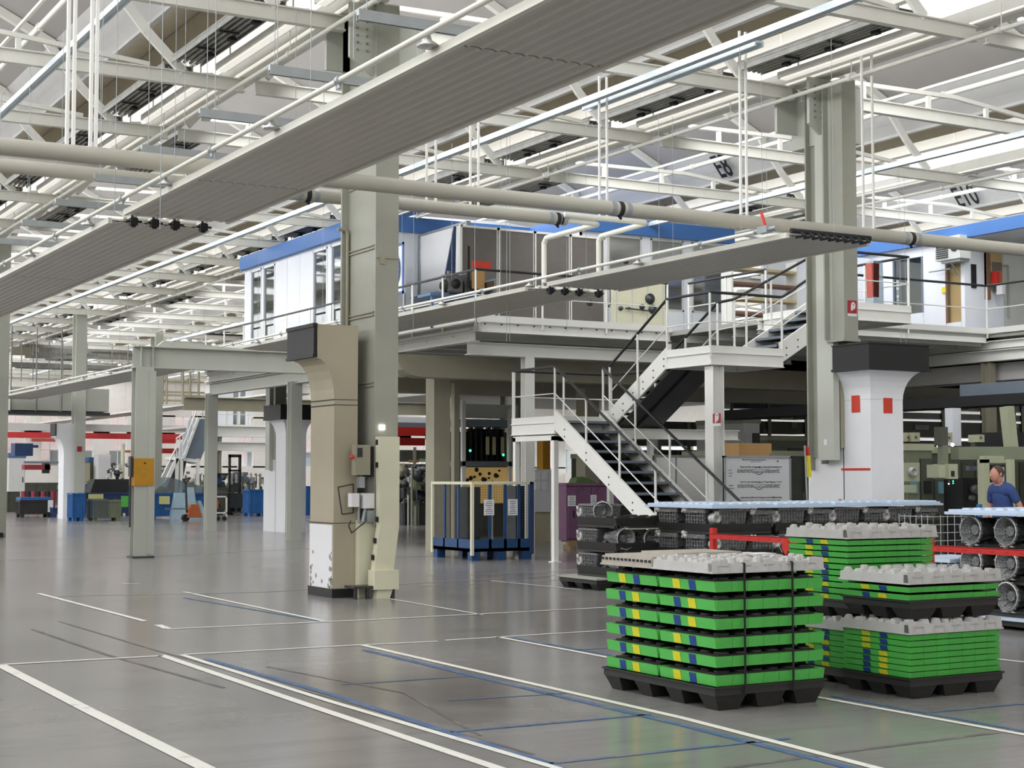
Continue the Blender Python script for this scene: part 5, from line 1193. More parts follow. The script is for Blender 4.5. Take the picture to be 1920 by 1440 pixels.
for i in range(nwin):
    xa = x0w+pitch*i
    w = M().box(xa, xa+1.1, YW+.1, YW+.16, 3.25, 3.30).box(xa+.53, xa+.57, YW+.1, YW+.16, 2.3, 4.25).box(xa+.53, xa+.57, YW+.1, YW+.16, 4.75, 5.5)
    w = w.build('window_%d' % (i+1), 'concrete_white'); w['kind'] = 'structure'
    M().box(xa, xa+1.1, YW+.12, YW+.13, 2.3, 4.25).box(xa, xa+1.1, YW+.12, YW+.13, 4.75, 5.5).build('pane', 'window_glass', w)
struct(M().box(62, 62.3, -9, 100, 0, 1.9).box(62, 62.3, -9, 100, 3.6, 8.6), 'wall_right', 'wall_far_paint')
o = struct(M().box(62.1, 62.15, -9, 100, 1.9, 3.6), 'window_30', 'window_glass')
t = thing('brick_building', (-5, 118, 0), 'pinkish brick building seen through the far windows', 'building')
M().box(-10, 75, 118, 124, 0, 9.5).build('facade', 'brick_pink', t)
for i in range(26): M().box(4+2.2*i, 5.0+2.2*i, 117.9, 118, 2.0, 3.6).build('window', 'tint_glass', t)

# ------------------------------------------------------------------ crane girders, hung ducts and pipework at the far left
def bar_px(p0, p1, Y, w, h, name, m, label, cat, grp=None):
    a = atY(*p0, Y); b = atY(*p1, Y); z = (a.z+b.z)/2
    return tag(M().box(a.x, b.x, Y, Y+w, z-h/2, z+h/2).build(name, m), label, cat, grp)
bar_px((10, 804), (420, 802), 88, .4, .40, 'crane_beam', 'band_white', 'pale girder above the long red crane beam', 'beam')
bar_px((10, 816), (250, 817), 84, .4, .30, 'crane_beam', 'crane_red', 'long red crane beam at the far left', 'crane beam')
bar_px((250, 818), (352, 819), 80, .4, .28, 'crane_beam', 'crane_red', 'red crane beam behind the yellow banded post', 'crane beam')
bar_px((288, 845), (352, 846), 78, .3, .25, 'crane_beam', 'crane_red', 'short lower red crane beam near the far stairs', 'crane beam')
bar_px((287, 827), (330, 828), 79, .3, .2, 'crane_trolley', 'crane_red', 'red crane trolley under the far crane beam', 'crane')
bar_px((60, 826), (105, 824), 80, .3, .16, 'crane_beam', 'copper_red', 'short faded red beam under the long crane beam', 'crane beam')
bar_px((28, 843), (62, 843), 70, .8, .55, 'hoist_box', 'navy', 'dark blue hoist box hanging at far left', 'hoist')
bar_px((62, 838), (72, 836), 70, .1, .12, 'hoist_hook', 'navy', 'dark hook arm beside the far hoist box', 'hoist')
bar_px((235, 847), (252, 846), 66, .1, .1, 'pipe_stub', 'orange', 'orange pipe stub left of the yellow band post', 'pipe')
a = atY(20, 722, 66); b = atY(205, 772, 66)
t = thing('ventilation_duct', (a.x, 66, 4.2), 'large flat grey ventilation duct hung at far left', 'duct')
for i in range(4):
    xa = a.x+(b.x-a.x)*i/4; xb = a.x+(b.x-a.x)*(i+1)/4
    M().box(xa+.02, xb-.02, 66, 67.2, atY(100, 770, 66).z, atY(100, 727, 66).z).build('duct_section', 'duct_grey', t)
    M().tube((xa, 65.97, atY(100, 770, 66).z-.1), (xa, 65.97, 7.8), .03, 6).build('hanger', 'trough_grey', t)
M().box(a.x-1, b.x+.0, 65.9, 67.3, atY(100, 778, 66).z, atY(100, 772, 66).z).build('bottom_rail', 'steel_dark', t)
t = thing('pipe_rack', (14, 72, 5.6), 'crowded dark pipe rack hanging under the far roof', 'pipe rack')
m = M(); rnd = random.Random(11)
for i in range(16):
    px0 = 22+rnd.random()*160; px1 = px0+60+rnd.random()*170; yy = 648+44*rnd.random(); Yk = 72+2.5*rnd.random(); pa = atY(px0, yy, Yk); pb = atY(min(px1, 390), yy+6, Yk)
    m.box(pa.x, pb.x, Yk, Yk+.1, pa.z, pa.z+.10+.14*rnd.random())
m.build('pipes', 'trough_grey', t)
pa = atY(24, 650, 74); pb = atY(240, 672, 74); M().box(pa.x, pb.x, 74, 74.5, pb.z, pa.z).build('olive_girder', 'column_dull', t)
m = M()
for px in (22, 40, 62, 92, 118, 160, 163, 210, 240, 262, 310, 340, 362): pa = atY(px, 690, 73); m.tube((pa.x, 73, pa.z-.6), (pa.x, 73, 7.8), .025, 5)
m.build('hanger', 'trough_grey', t)
t = thing('pipe_rack', (24, 72, 4.6), 'conduit rack behind the portal frame near the far stairs', 'pipe rack')
m = M()
for i, yy in enumerate((716, 736, 742, 752)): pa = atY(292, yy, 72); pb = atY(384, yy+2, 72); m.box(pa.x, pb.x, 72, 72.1, pa.z, pa.z+.09)
for px in (305, 312, 342, 356, 372): pa = atY(px, 758, 72); m.tube((pa.x, 72, pa.z), (pa.x, 72, 6.6), .06, 6)
m.build('pipes', 'concrete_beige', t)
def base(px0, px1, yb):
    a = atZ(px0, yb); b = atZ(px1, yb); Yb = (a.y+b.y)/2; return atY(px0, yb, Yb).x, atY(px1, yb, Yb).x, Yb, a
def zt(px, y, Y): return atY(px, y, Y).z
def crate(px0, px1, y0, yb, m, label, cat='crate', name='plastic_bin', dep=.8, ribs=4, feet=True, rimm=None, grp=None):
    x0, x1, Y, _ = base(px0, px1, yb); z1 = zt((px0+px1)/2, y0, Y); t = thing(name, (x0, Y, 0), label, cat, grp); z0 = .12 if feet else 0
    if feet:
        for x in (x0+.08, x1-.08):
            for y in (Y+.08, Y+dep-.08): M().box(x-.07, x+.07, y-.07, y+.07, 0, z0).build('foot', m, t)
    mb = M().box(x0+.02, x1-.02, Y+.02, Y+dep-.02, z0, z1-.02)
    for i in range(ribs+1): xx = x0+(x1-x0)*i/ribs; mb.box(xx-.025, xx+.025, Y, Y+.03, z0, z1); mb.box(x0, x0+.03, Y+dep*i/ribs-.02, Y+dep*i/ribs+.02, z0, z1)
    mb.build('body', m, t); M().box(x0-.02, x1+.02, Y-.02, Y+.03, z1-.06, z1+.01).box(x0-.02, x0+.03, Y, Y+dep, z1-.06, z1+.01).box(x1-.03, x1+.02, Y, Y+dep, z1-.06, z1+.01).build('rim', rimm or m, t)
    return t, x0, x1, Y, z1
crate(136, 158, 925, 977, 'bin_blue', 'tall blue bin left of the wire container')
crate(161, 181, 908, 964, 'bin_blue', 'blue bin stacked behind the wire container', feet=False)
t, x0, x1, Y, z1 = crate(160, 244, 924, 968, 'navy', 'long dark blue container with cards behind the yellow banded post', dep=1.2)
M().box(x0+.1, x0+.7, Y-.05, Y-.02, z1-.35, z1-.05).build('yellow_card', 'card_yellow', t); M().box(x0+1.9, x0+2.3, Y-.05, Y-.02, z1-.3, z1-.05).build('pink_card', 'brick_pink', t)
M().frus((x0+x1)/2+.6, Y+.6, z1, z1+.55, 1.3, .5, 1.1, .4).build('dark_load', 'black_rubber', t); M().box(x0+1.9, x0+2.4, Y-.03, Y+.3, z1, z1+.45).build('white_sheet', 'paper', t)
t, x0, x1, Y, z1 = crate(175, 226, 938, 977, 'machine_green', 'wire container wrapped in film with green boxes', 'container', 'wire_container', ribs=9)
M().box(x0-.05, x0+.5, Y-.08, Y+.8, .1, z1+.05).build('film', 'plastic_film', t); M().box(x0+1.0, x0+1.25, Y-.03, Y, .5, .9).build('green_tag', 'green_plastic', t)
t, x0, x1, Y, z1 = crate(285, 386, 925, 974, 'bin_blue', 'wide blue container under plastic sheet right of the yellow banded post', 'container', 'blue_container', dep=1.2, ribs=5)
M().box(x0+.25, x0+.65, Y-.05, Y-.02, z1-.4, z1-.1).build('yellow_card', 'card_yellow', t)
M().prof([(x0, z1), (x0+.7, z1+.6), (x0+1.6, z1+.35), (x0+2.6, z1+.1), (x0+3.2, z1)], 'y', Y+.1, Y+1.0).build('plastic_sheet', 'plastic_film', t)
M().frus(x0+1.0, Y-.2, 0, 1.0, .35, .25, .22, .1).frus(x0+1.35, Y-.25, 0, 1.2, .28, .2, .12, .1).ball((x0+1.1, Y-.2, .25), .3, 9, 6, (1.5,.7,.9)).frus(x0+1.75, Y-.1, 0, .7, .3, .2, .05, .1).build('draped_film', 'foil', t)
t, x0, x1, Y, z1 = crate(38, 96, 938, 970, 'black_plastic', 'dark bin on a low trolley with yellow and white stripes', 'bin', 'parts_bin')
M().box(x0, x1, Y-.02, Y+.8, z1, z1+.12).build('blue_lid', 'bin_blue', t); M().box(x0+1.05, x0+1.25, Y-.05, Y-.02, .2, z1).build('white_stripe', 'paper', t); M().box(x0+1.5, x0+1.68, Y-.05, Y-.02, .2, z1).build('yellow_stripe', 'yellow_bright', t)
crate(99, 133, 952, 970, 'navy', 'low dark blue boxes beside the striped bin', dep=.6)
for i in range(7):
    px = 54+9.3*i; p = atZ(px, 962)
    tag(M().tube((p.x, p.y+1, .55), (p.x, p.y+1, zt(px, 921, p.y+1)), .14, 10).tube((p.x, p.y+1, 0), (p.x, p.y+1, .55), .1, 8).build('red_roll', 'drum_red' if i % 2 == 0 else 'black_rubber'), '%s roll standing behind the striped bin, %s from the left' % ('dark red' if i % 2 == 0 else 'black', ordn[i].replace('lowest', 'first')), 'roll', 'rolls behind the striped bin')
crate(14, 36, 922, 960, 'machine_dark', 'dark machine base at the far left edge', 'machine', 'machine_base', feet=False)  # a dark machine base, not a tank
crate(28, 38, 920, 945, 'paper', 'small white box at the far left edge', 'box', 'white_box', feet=False, ribs=1)
def cabinet(px0, px1, y0, yb, m, label, dep=1.0, doors=2, name='machine_cabinet', cat='cabinet', top=None, dm=None):
    x0, x1, Y, _ = base(px0, px1, yb); z1 = zt((px0+px1)/2, y0, Y); t = thing(name, (x0, Y, 0), label, cat)
    M().box(x0, x1, Y, Y+dep, .0, z1).build('body', m, t)
    for i in range(doors):
        a = x0+(x1-x0)*i/doors; b = x0+(x1-x0)*(i+1)/doors
        d = M().box(a+.03, b-.03, Y-.03, Y, .12, z1-.08).build('door', dm or m, t); M().box(b-.16, b-.11, Y-.06, Y-.03, z1*.45, z1*.55).build('handle', 'steel_dark', d)
    if top: M().box(x0-.03, x1+.03, Y-.04, Y+dep, z1-.25, z1+.02).build('top_band', top, t)
    return t, x0, x1, Y, z1
cabinet(15, 46, 850, 949, 'machine_white', 'tall grey machine cabinet with blue top at far left', 1.5, 1, top='machine_blue')
cabinet(46, 112, 882, 941, 'machine_pale', 'long pale machine enclosure behind the red rolls', 1.2, 3)
t, x0, x1, Y, z1 = cabinet(46, 112, 905, 944, 'machine_dark', 'dark conveyor base in front of the pale enclosure', .6, 3, 'conveyor', 'conveyor')
bar_px((46, 876), (95, 876), 78, .6, .25, 'robot_boom', 'drum_red', 'red arm above the pale machine enclosure', 'machine')
bar_px((84, 872), (93, 884), 78, .6, .5, 'robot_tool', 'black_rubber', 'black head at the end of the red machine arm', 'machine')
bar_px((46, 868), (110, 866), 80, .3, .12, 'guard_rail', 'duct_slate', 'blue grey rail above the far machines', 'rail')
cabinet(152, 168, 868, 945, 'concrete_beige', 'beige cabinet beside the tall far column', 1, 1)
cabinet(166, 184, 858, 944, 'machine_dark', 'dark machine tower with blue frame behind the bins', 1, 1, top='bin_blue')
cabinet(183, 206, 852, 945, 'concrete_white', 'white corbelled pier in the far hall', 1, 1)
M_ = M(); p = atZ(229, 945); M_.tube((p.x, p.y, 0), (p.x, p.y, zt(229, 832, p.y)), .12, 8)
tag(M_.build('slim_post', 'concrete_cream'), 'slim cream post left of the yellow banded post', 'post')
def clutter(px0, px1, y0, yb, n, seed, label, mats=('cast_alloy', 'machine_white', 'steel_dark', 'duct_slate', 'machine_pale'), cat='machine', name='engine_line', dep=2.):
    x0, x1, Y, _ = base(px0, px1, yb); r = random.Random(seed); z1 = zt((px0+px1)/2, y0, Y); t = thing(name, (x0, Y, 0), label, cat); bs = {m: M() for m in mats}
    M().box(x0, x1, Y+.2, Y+dep, 0, z1*.35).build('base', 'steel_dark', t)
    for i in range(n):
        mm = r.choice(mats); x = x0+(x1-x0)*r.random(); s = (.05+.14*r.random())*(x1-x0)/2; z = z1*(.15+.8*r.random()); y = Y+dep*.6*r.random(); w = .12+.3*r.random()
        k = r.random()
        if k < .5: bs[mm].box(x-s, x+s, y, y+.3, max(0, z-w), z)
        elif k < .7: bs[mm].lathe((x, y, z-w/2), (0,-1,0), [(w*.5,0),(w*.5,.06),(w*.25,.08),(w*.2,.14),(0,.14)], 12)
        elif k < .85: bs[mm].tube((x, y, 0), (x, y, z), .03+.03*r.random(), 6)
        else: bs[mm].path([(x-s, y, z), (x, y-.05, z+.05), (x+s, y, z-w)], .03, 6)
    for m, b in bs.items():
        if b.v: b.build({'cast_alloy':'castings','machine_white':'covers','steel_dark':'frames','duct_slate':'brackets','machine_pale':'boxes'}.get(m, 'fittings'), m, t)
    return t
clutter(290, 330, 866, 946, 45, 1, 'pale machine line behind the blue container')
clutter(330, 395, 880, 950, 60, 2, 'engine assembly line beneath the far stairs')
clutter(432, 505, 880, 962, 90, 3, 'bright engine assembly line behind the forklift')
clutter(206, 240, 862, 946, 40, 4, 'silver machine parts left of the yellow banded post')
clutter(110, 150, 890, 946, 30, 5, 'machine parts beside the far white column')
t, x0, x1, Y, z1 = crate(468, 500, 918, 968, 'bin_blue', 'blue bin beside the white footed column')
crate(575, 588, 912, 966, 'bin_blue', 'blue bin peeking out behind the beige column', feet=False)
# trolley with orange parts
x0, x1, Y, _ = base(404, 426, 976); t = thing('parts_trolley', (x0, Y, 0), 'white framed trolley with orange parts by the grey post', 'trolley')
z1 = zt(415, 930, Y)
M().box(x0, x0+.05, Y, Y+.05, .1, z1).box(x1-.05, x1, Y, Y+.05, .1, z1).box(x0, x1, Y, Y+.05, z1-.05, z1).box(x0, x1, Y, Y+.6, .25, .3).build('frame', 'white_steel', t)
M().box(x0+.08, x1-.3, Y+.1, Y+.4, z1*.5, z1*.85).build('orange_parts', 'orange', t); M().box(x0+.05, x1-.1, Y+.1, Y+.5, .3, z1*.5).build('dark_parts', 'steel_dark', t)
for x in (x0+.1, x1-.1): M().tube((x, Y, .08), (x, Y+.06, .08), .08, 10).build('wheel', 'black_rubber', t)
# pallet truck
p = atZ(350, 977); t = thing('pallet_truck', (p.x, p.y, 0), 'orange pallet truck parked by the blue container', 'pallet truck')
M().frus(p.x+.25, p.y, .12, .6, .28, .2, .14, .15).build('orange_body', 'orange', t); M().tube((p.x-.05, p.y-.1, .12), (p.x-.05, p.y+.1, .12), .13, 12).build('wheel', 'black_rubber', t)
M().path([(p.x, p.y, .3), (p.x-.05, p.y, 1.35), (p.x+.1, p.y, 1.55), (p.x-.15, p.y, 1.5), (p.x-.05, p.y, 1.35)], .04, 6).build('handle', 'steel_dark', t); M().box(p.x-.8, p.x, p.y-.1, p.y, .42, .47).build('fork', 'duct_slate', t)
# forklift
x0, x1, Y, _ = base(408, 458, 966); t = thing('forklift', (x0, Y, 0), 'dark forklift with raised mast among the far machines', 'forklift'); zm = zt(430, 852, Y); s_ = (x1-x0)
M().box(x0+.42*s_, x0+.48*s_, Y, Y+.15, .1, zm).box(x0+.80*s_, x0+.87*s_, Y, Y+.15, .1, zm).box(x0+.42*s_, x0+.87*s_, Y, Y+.12, zm-.12, zm).box(x0+.42*s_, x0+.87*s_, Y, Y+.12, zm*.72, zm*.75).build('mast', 'black_paint', t)
M().box(x0+.02*s_, x0+.06*s_, Y+.5, Y+.58, .8, zm*.68).box(x0+.0*s_, x0+.5*s_, Y+.4, Y+1.5, zm*.66, zm*.69).build('overhead_guard', 'black_paint', t)
M().box(x0+.05*s_, x0+.7*s_, Y+.4, Y+2.2, .2, 1.15).frus(x0+.35*s_, Y+1.6, 1.0, 1.4, .4, .5, .3, .4).build('body', 'machine_dark', t)
M().box(x0+.45*s_, x0+.9*s_, Y-.1, Y, .3, .9).box(x0+.5*s_, x0+.56*s_, Y-1.1, Y, .1, .15).box(x0+.78*s_, x0+.84*s_, Y-1.1, Y, .1, .15).build('fork', 'steel_dark', t)
for x, y in ((.12, .6), (.65, .6), (.12, 1.9), (.65, 1.9)): M().tube((x0+x*s_-.1, Y+y, .28), (x0+x*s_+.1, Y+y, .28), .28, 14).build('wheel', 'black_rubber', t)
M().ball((x0+.27*s_, Y+.9, 1.45), .2, 10, 7, (1,1,1.3)).build('seat', 'machine_blue', t)
# far stairs with dark undersides
def px_quad_plate(pts, Y, name, m, parent, th=1.2):
    P = [atY(*p, Y) for p in pts]; M().prof([(p.x, p.z) for p in P], 'y', Y, Y+th).build(name, m, parent)
a = atY(345, 860, 62); t = thing('far_staircase', (a.x, 62, 0), 'distant white staircase with dark underside left of the far mezzanine', 'staircase')
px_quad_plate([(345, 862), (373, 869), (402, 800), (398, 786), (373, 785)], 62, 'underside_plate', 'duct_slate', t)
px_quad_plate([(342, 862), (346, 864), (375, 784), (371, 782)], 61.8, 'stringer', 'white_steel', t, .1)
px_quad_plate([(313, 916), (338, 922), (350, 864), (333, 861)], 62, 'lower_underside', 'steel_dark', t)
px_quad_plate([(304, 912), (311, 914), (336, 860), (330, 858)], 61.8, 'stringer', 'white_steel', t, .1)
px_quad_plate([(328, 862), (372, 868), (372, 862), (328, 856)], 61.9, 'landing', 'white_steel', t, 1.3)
for px in (333, 341, 372): a = atY(px, 860, 61.8); M().box(a.x-.06, a.x+.06, 61.8, 61.92, 0, a.z).build('post', 'white_steel', t)
rl = M()
for p, q in (((303, 895), (330, 840)), ((330, 840), (334, 838)), ((344, 835), (370, 765)), ((331, 822), (346, 812))): pa = atY(*p, 61.7); pb = atY(*q, 61.7); rl.tube(pa, pb, .035, 6)
for px, ya, yb in ((331, 820, 858), (337, 818, 858), (343, 815, 860), (352, 785, 840), (362, 770, 815)): pa = atY(px, ya, 61.7); pb = atY(px, yb, 61.7); rl.tube(pa, pb, .025, 6)
rl.build('railing', 'white_steel', t)
# far mezzanine with white cabins
zf = atY(430, 797, 70).z
a = atY(375, 790, 70); b = atY(470, 790, 70)
t = thing('far_mezzanine', (a.x, 70, zf), 'distant white mezzanine with cabins between the grey posts', 'mezzanine')
M().hbeam((a.x, 70, zf-.3), (b.x+2, 70, zf-.3), .3, .5, .03).box(a.x, b.x+2, 70, 78, zf-.1, zf).build('deck', 'white_steel', t)
M().hbeam((a.x, 70, zf-1.0), (b.x+2, 70, zf-1.0), .3, .4, .03).build('lower_beam', 'white_steel', t)
for px in (404, 412): q = atY(px, 800, 70.1); M().box(q.x-.07, q.x+.07, 70, 70.2, 0, zf-.3).build('post', 'column_dull', t)
for (p0, p1, y0, y1, m) in ((405, 437, 705, 793, 'clad_white'), (461, 470, 700, 790, 'clad_white')):
    q0 = atY(p0, y0, 72); q1 = atY(p1, y1, 72); M().box(q0.x, q1.x, 72, 72.3, zf, q0.z).build('cabin_wall', m, t)
q0 = atY(437, 708, 72); q1 = atY(461, 780, 72); w = M().box(q0.x, q1.x, 72, 72.1, q0.z-.1, q0.z+.3).box(q0.x, q1.x, 72.0, 72.1, zf+.0, zf+.1).box((q0.x+q1.x)/2-.05, (q0.x+q1.x)/2+.05, 72, 72.1, zf, q0.z).build('window_frame', 'concrete_white', t)
M().box(q0.x, q1.x, 72.05, 72.08, zf+.1, q0.z-.1).build('pane', 'tint_glass', w); M().box(q0.x, q1.x, 74, 74.2, zf, q0.z).build('inner_wall', 'screen_grey', t)
q0 = atY(417, 712, 71.95); q1 = atY(427, 717, 71.95); M().box(q0.x, q1.x, 71.9, 71.98, q1.z, q0.z).build('red_lettering', 'crane_red', t)
rl = M(); 
for px in (380, 400, 425, 445, 465): q = atY(px, 790, 70); rl.tube((q.x, 70, zf), (q.x, 70, zf+1), .03, 6)
rl.tube((a.x, 70, zf+1), (b.x, 70, zf+1), .035, 6).tube((a.x, 70, zf+.5), (b.x, 70, zf+.5), .02, 6); rl.build('railing', 'white_steel', t)
tag(M().hbeam((16.9, 52, 4.1), (30, 52, 4.1), .3, .45, .03).build('far_beam', 'column_dull'), 'dull beam behind the black far capital', 'beam')

# ------------------------------------------------------------------ machinery under the mezzanine, centre
t, x0, x1, Y, z1 = cabinet(737, 759, 869, 979, 'concrete_beige', 'beige cabinet right of the tall column chute', .8, 1)
clutter(760, 812, 866, 985, 120, 8, 'cluttered silver gearbox assembly machine left of the wire cage', name='assembly_machine', dep=1.5)
bar_px((735, 812), (816, 806), 47, .3, .28, 'red_pipe', 'red_paint', 'bright red upper duct behind the tall column', 'duct')
bar_px((735, 829), (797, 827), 45, .3, .24, 'red_pipe', 'red_paint', 'bright red lower duct behind the tall column', 'duct')
bar_px((735, 793), (816, 785), 48, .3, .25, 'white_beam', 'concrete_white', 'white beam above the red ducts', 'beam')
bar_px((735, 800), (816, 796), 47.5, .3, .2, 'slate_tray', 'duct_slate', 'slate cable tray above the red ducts', 'cable tray')
bar_px((735, 765), (816, 762), 52, .4, .35, 'pale_beam', 'machine_white', 'pale beam under the mezzanine, uppermost behind the column', 'beam')
bar_px((590, 700), (1010, 688), 44.2, .4, .5, 'deep_beam', 'column_dull', 'deep shaded beam at the back edge of the mezzanine', 'beam')
a = atY(862, 900, 36); b = atY(948, 900, 36)
t = thing('test_stand', (a.x, 36, 0), 'test stand with dark glass, green lamps and a warm lit lower panel', 'machine')
zz = lambda y: atY(900, y, 36).z
M().box(a.x, b.x+.6, 37.0, 37.8, 0, zz(808)).build('body', 'machine_dark', t)
for i in range(7): q = atY(870+11*i, 830, 36.6); M().box(q.x, q.x+.06+.05*(i%3), 36.6, 36.7, zz(864), zz(800)).build('guide_column', ('duct_slate','machine_green','steel_dark')[i%3], t)
M().box(a.x, b.x+.6, 36.0, 36.6, zz(800), zz(786)).box(a.x-.1, b.x+.6, 35.9, 36.6, zz(874), zz(865)).build('slate_beam', 'duct_slate', t)
M().box(a.x+.02, a.x+.12, 35.9, 36.0, 0, zz(752)).box(b.x+.05, b.x+.12, 35.9, 36.0, 0, zz(765)).build('white_post', 'white_steel', t)
M().box(a.x+.1, b.x+.5, 36.1, 36.14, zz(908)-.5, zz(876)).build('lit_panel', 'panel_lit', t)
M().box(a.x+.15, b.x+.5, 36.2, 36.5, zz(783), zz(757)).build('white_hood', 'machine_white', t)
g = M(); r = random.Random(3)
for i in range(16):
    q = atY(872+72*r.random(), 880+26*r.random(), 36.1); g.lathe((q.x, 36.1, q.z), (0,-1,0), [(.02+.05*r.random(),0),(.025,.06),(0,.07)], 10)
for i in range(8): q = atY(868+10*i, 840, 36.5); g.box(q.x, q.x+.05, 36.4, 36.6, zz(864), zz(803))
g.build('mounted_parts', 'black_rubber', t)
for px, py in ((880, 845), (942, 853)): q = atY(px, py, 36); M().ball((q.x, 35.95, q.z), .035, 8, 6).build('green_lamp', 'led_green', t)
for px in (916, 928, 944): q = atY(px, 815, 36.2); M().box(q.x, q.x+.08, 36.3, 36.35, zz(852), zz(818)).build('warm_slot', 'beige_room', t)
cabinet(845, 862, 745, 985, 'column_dull', 'thin framed olive panel between cage and test stand', .1, 1, 'frame_panel', 'panel')
a = atY(996, 960, 33); b = atY(1036, 880, 33)
t = thing('notice_stand', (a.x, 33, 0), 'leaning grey notice panel with sheets behind the stair leg', 'panel'); M().box(a.x, b.x, 33, 33.05, a.z, b.z).build('panel', 'board_white', t)
for i in range(2):
    for j in range(2): M().box(a.x+.1+.2*i, a.x+.24+.2*i, 32.97, 33, b.z-.25-.25*j, b.z-.05-.25*j).build('sheet', 'paper', t)
M().box(a.x, b.x, 33.1, 33.6, 0, a.z).build('base_cabinet', 'concrete_beige', t)
bar_px((1018, 855), (1032, 855), 34.5, .3, 1.1, 'yellow_door', 'yellow_paint', 'yellow lit door strip behind the stair leg', 'door strip')
cabinet(1095, 1122, 868, 960, 'beige_door', 'amber cabinet behind the lowest stair stringer', .5, 1)
# long dark zone behind the stairs and right part of the under-deck hall
def lampbar(px0, px1, py, Y, label, th=.05): return bar_px((px0, py), (px1, py-1), Y, .12, th, 'lamp_strip', 'tube_light', label, 'lamp')
for i, (p0, p1, y, Y) in enumerate(((1378,1448,762,40),(1466,1503,757,34),(1378,1412,790,48),(1470,1503,806,44),(1722,1740,781,44),(1745,1790,779,46),(1722,1742,798,42),(1750,1782,795,40),(1725,1790,808,36),(1815,1860,805,36),(1815,1835,763,44),(1840,1858,764,44),(1905,1920,790,40),(1905,1920,797,38),(1200,1232,826,44),(740,800,707,60))):
    lampbar(p0, p1, y, Y, 'white lamp strip %s below the mezzanine, %s of them' % (('left of the white column', 'right of the white column', 'behind the beige column')[0 if 1000 < p0 < 1600 else 1 if p0 > 1600 else 2], nth(i)))['group'] = 'lamp strips below the mezzanine'
def fillm(px0, px1, y0, yb_depth, m, label, dep=2., **k):
    a = atD(px0, 900, yb_depth); b = atD(px1, 900, yb_depth); Y = (a.y+b.y)/2; xa = atY(px0, 900, Y).x; xb = atY(px1, 900, Y).x; z1 = atY((px0+px1)/2, y0, Y).z
    t = thing('machine', (xa, Y, 0), label, 'machine'); M().box(xa, xb, Y, Y+dep, 0, z1).build('body', m, t); M().box(xa-.03, xb+.03, Y-.03, Y+dep, z1-.12, z1).build('top_edge', 'machine_pale' if m != 'machine_pale' else 'machine_green', t)
    n = max(2, int((xb-xa)/.8))
    for i in range(n):
        p = xa+(xb-xa)*(i+.08)/n; q = xa+(xb-xa)*(i+.92)/n; d = M().box(p, q, Y-.04, Y, z1*.42, z1*.88).build('panel', 'machine_dark' if i % 2 else m, t)
        M().box((p+q)/2-.08, (p+q)/2+.08, Y-.07, Y-.04, z1*.6, z1*.7).build('display', 'black_rubber' if i % 3 else 'screen_cyan', d)
    return t, xa, xb, Y, z1
fillm(1378, 1505, 845, 36, 'machine_dark', 'dark machine behind the schedule whiteboard')
fillm(1440, 1510, 818, 44, 'machine_green', 'green grey machine with red guard behind the whiteboard')
bar_px((1460, 823), (1505, 825), 40, .4, .14, 'red_guard', 'crane_red', 'red guard rail behind the schedule whiteboard', 'guard')
fillm(1395, 1425, 785, 40, 'concrete_white', 'white machine tower behind the cardboard boxes')
fillm(1150, 1232, 850, 40, 'machine_dark', 'dark machine behind the lowest flight')
clutter(1240, 1330, 822, 960, 40, 21, 'shelf of parts behind the blank white partition board', name='parts_shelf')
fillm(1696, 1748, 832, 27.5, 'machine_green', 'green grey machine with chuck left of the hanging control box')
fillm(1748, 1800, 838, 29, 'machine_dark', 'dark machine under the hanging control box')
fillm(1800, 1850, 842, 30, 'machine_dark', 'dark machining cell left of the worker')
fillm(1850, 1960, 842, 31, 'machine_green', 'pale green machining cell behind the worker')
a = atD(1790, 850, 27); b = atD(1935, 850, 27)
tag(M().bar((a.x, a.y, a.z), (b.x, b.y, b.z), .5, .22).build('conveyor_bridge', 'machine_green'), 'green conveyor bridge over the machining cells', 'conveyor')
a = atD(1896, 815, 28); t = thing('duct_arm', (a.x, a.y, a.z), 'olive support arm with black hood above the worker', 'machine')
M().bar((a.x, a.y, a.z-.3), (a.x-.1, a.y, a.z+.5), .18, .18).build('arm', 'machine_pale', t); M().box(a.x+.0, a.x+1.4, a.y, a.y+.8, a.z-.25, a.z+.05).build('hood', 'black_rubber', t)
a = atD(1793, 765, 30); b = atD(1793, 836, 30); tag(M().box(a.x-.1, a.x+.12, a.y, a.y+.2, b.z, a.z).build('white_post', 'clad_white'), 'short bright white post above the control box', 'post')
a = atD(1730, 690, 26); 
tag(M().box(24.2, 24.9, 10, 23.5, 3.15, 3.5).build('air_duct', 'duct_slate'), 'slate blue air duct under the right mezzanine', 'duct')
tag(M().box(22.6, 23.4, 16, 30, 2.95, 3.15).build('cable_duct', 'black_rubber'), 'black cable duct below the slate air duct', 'duct')
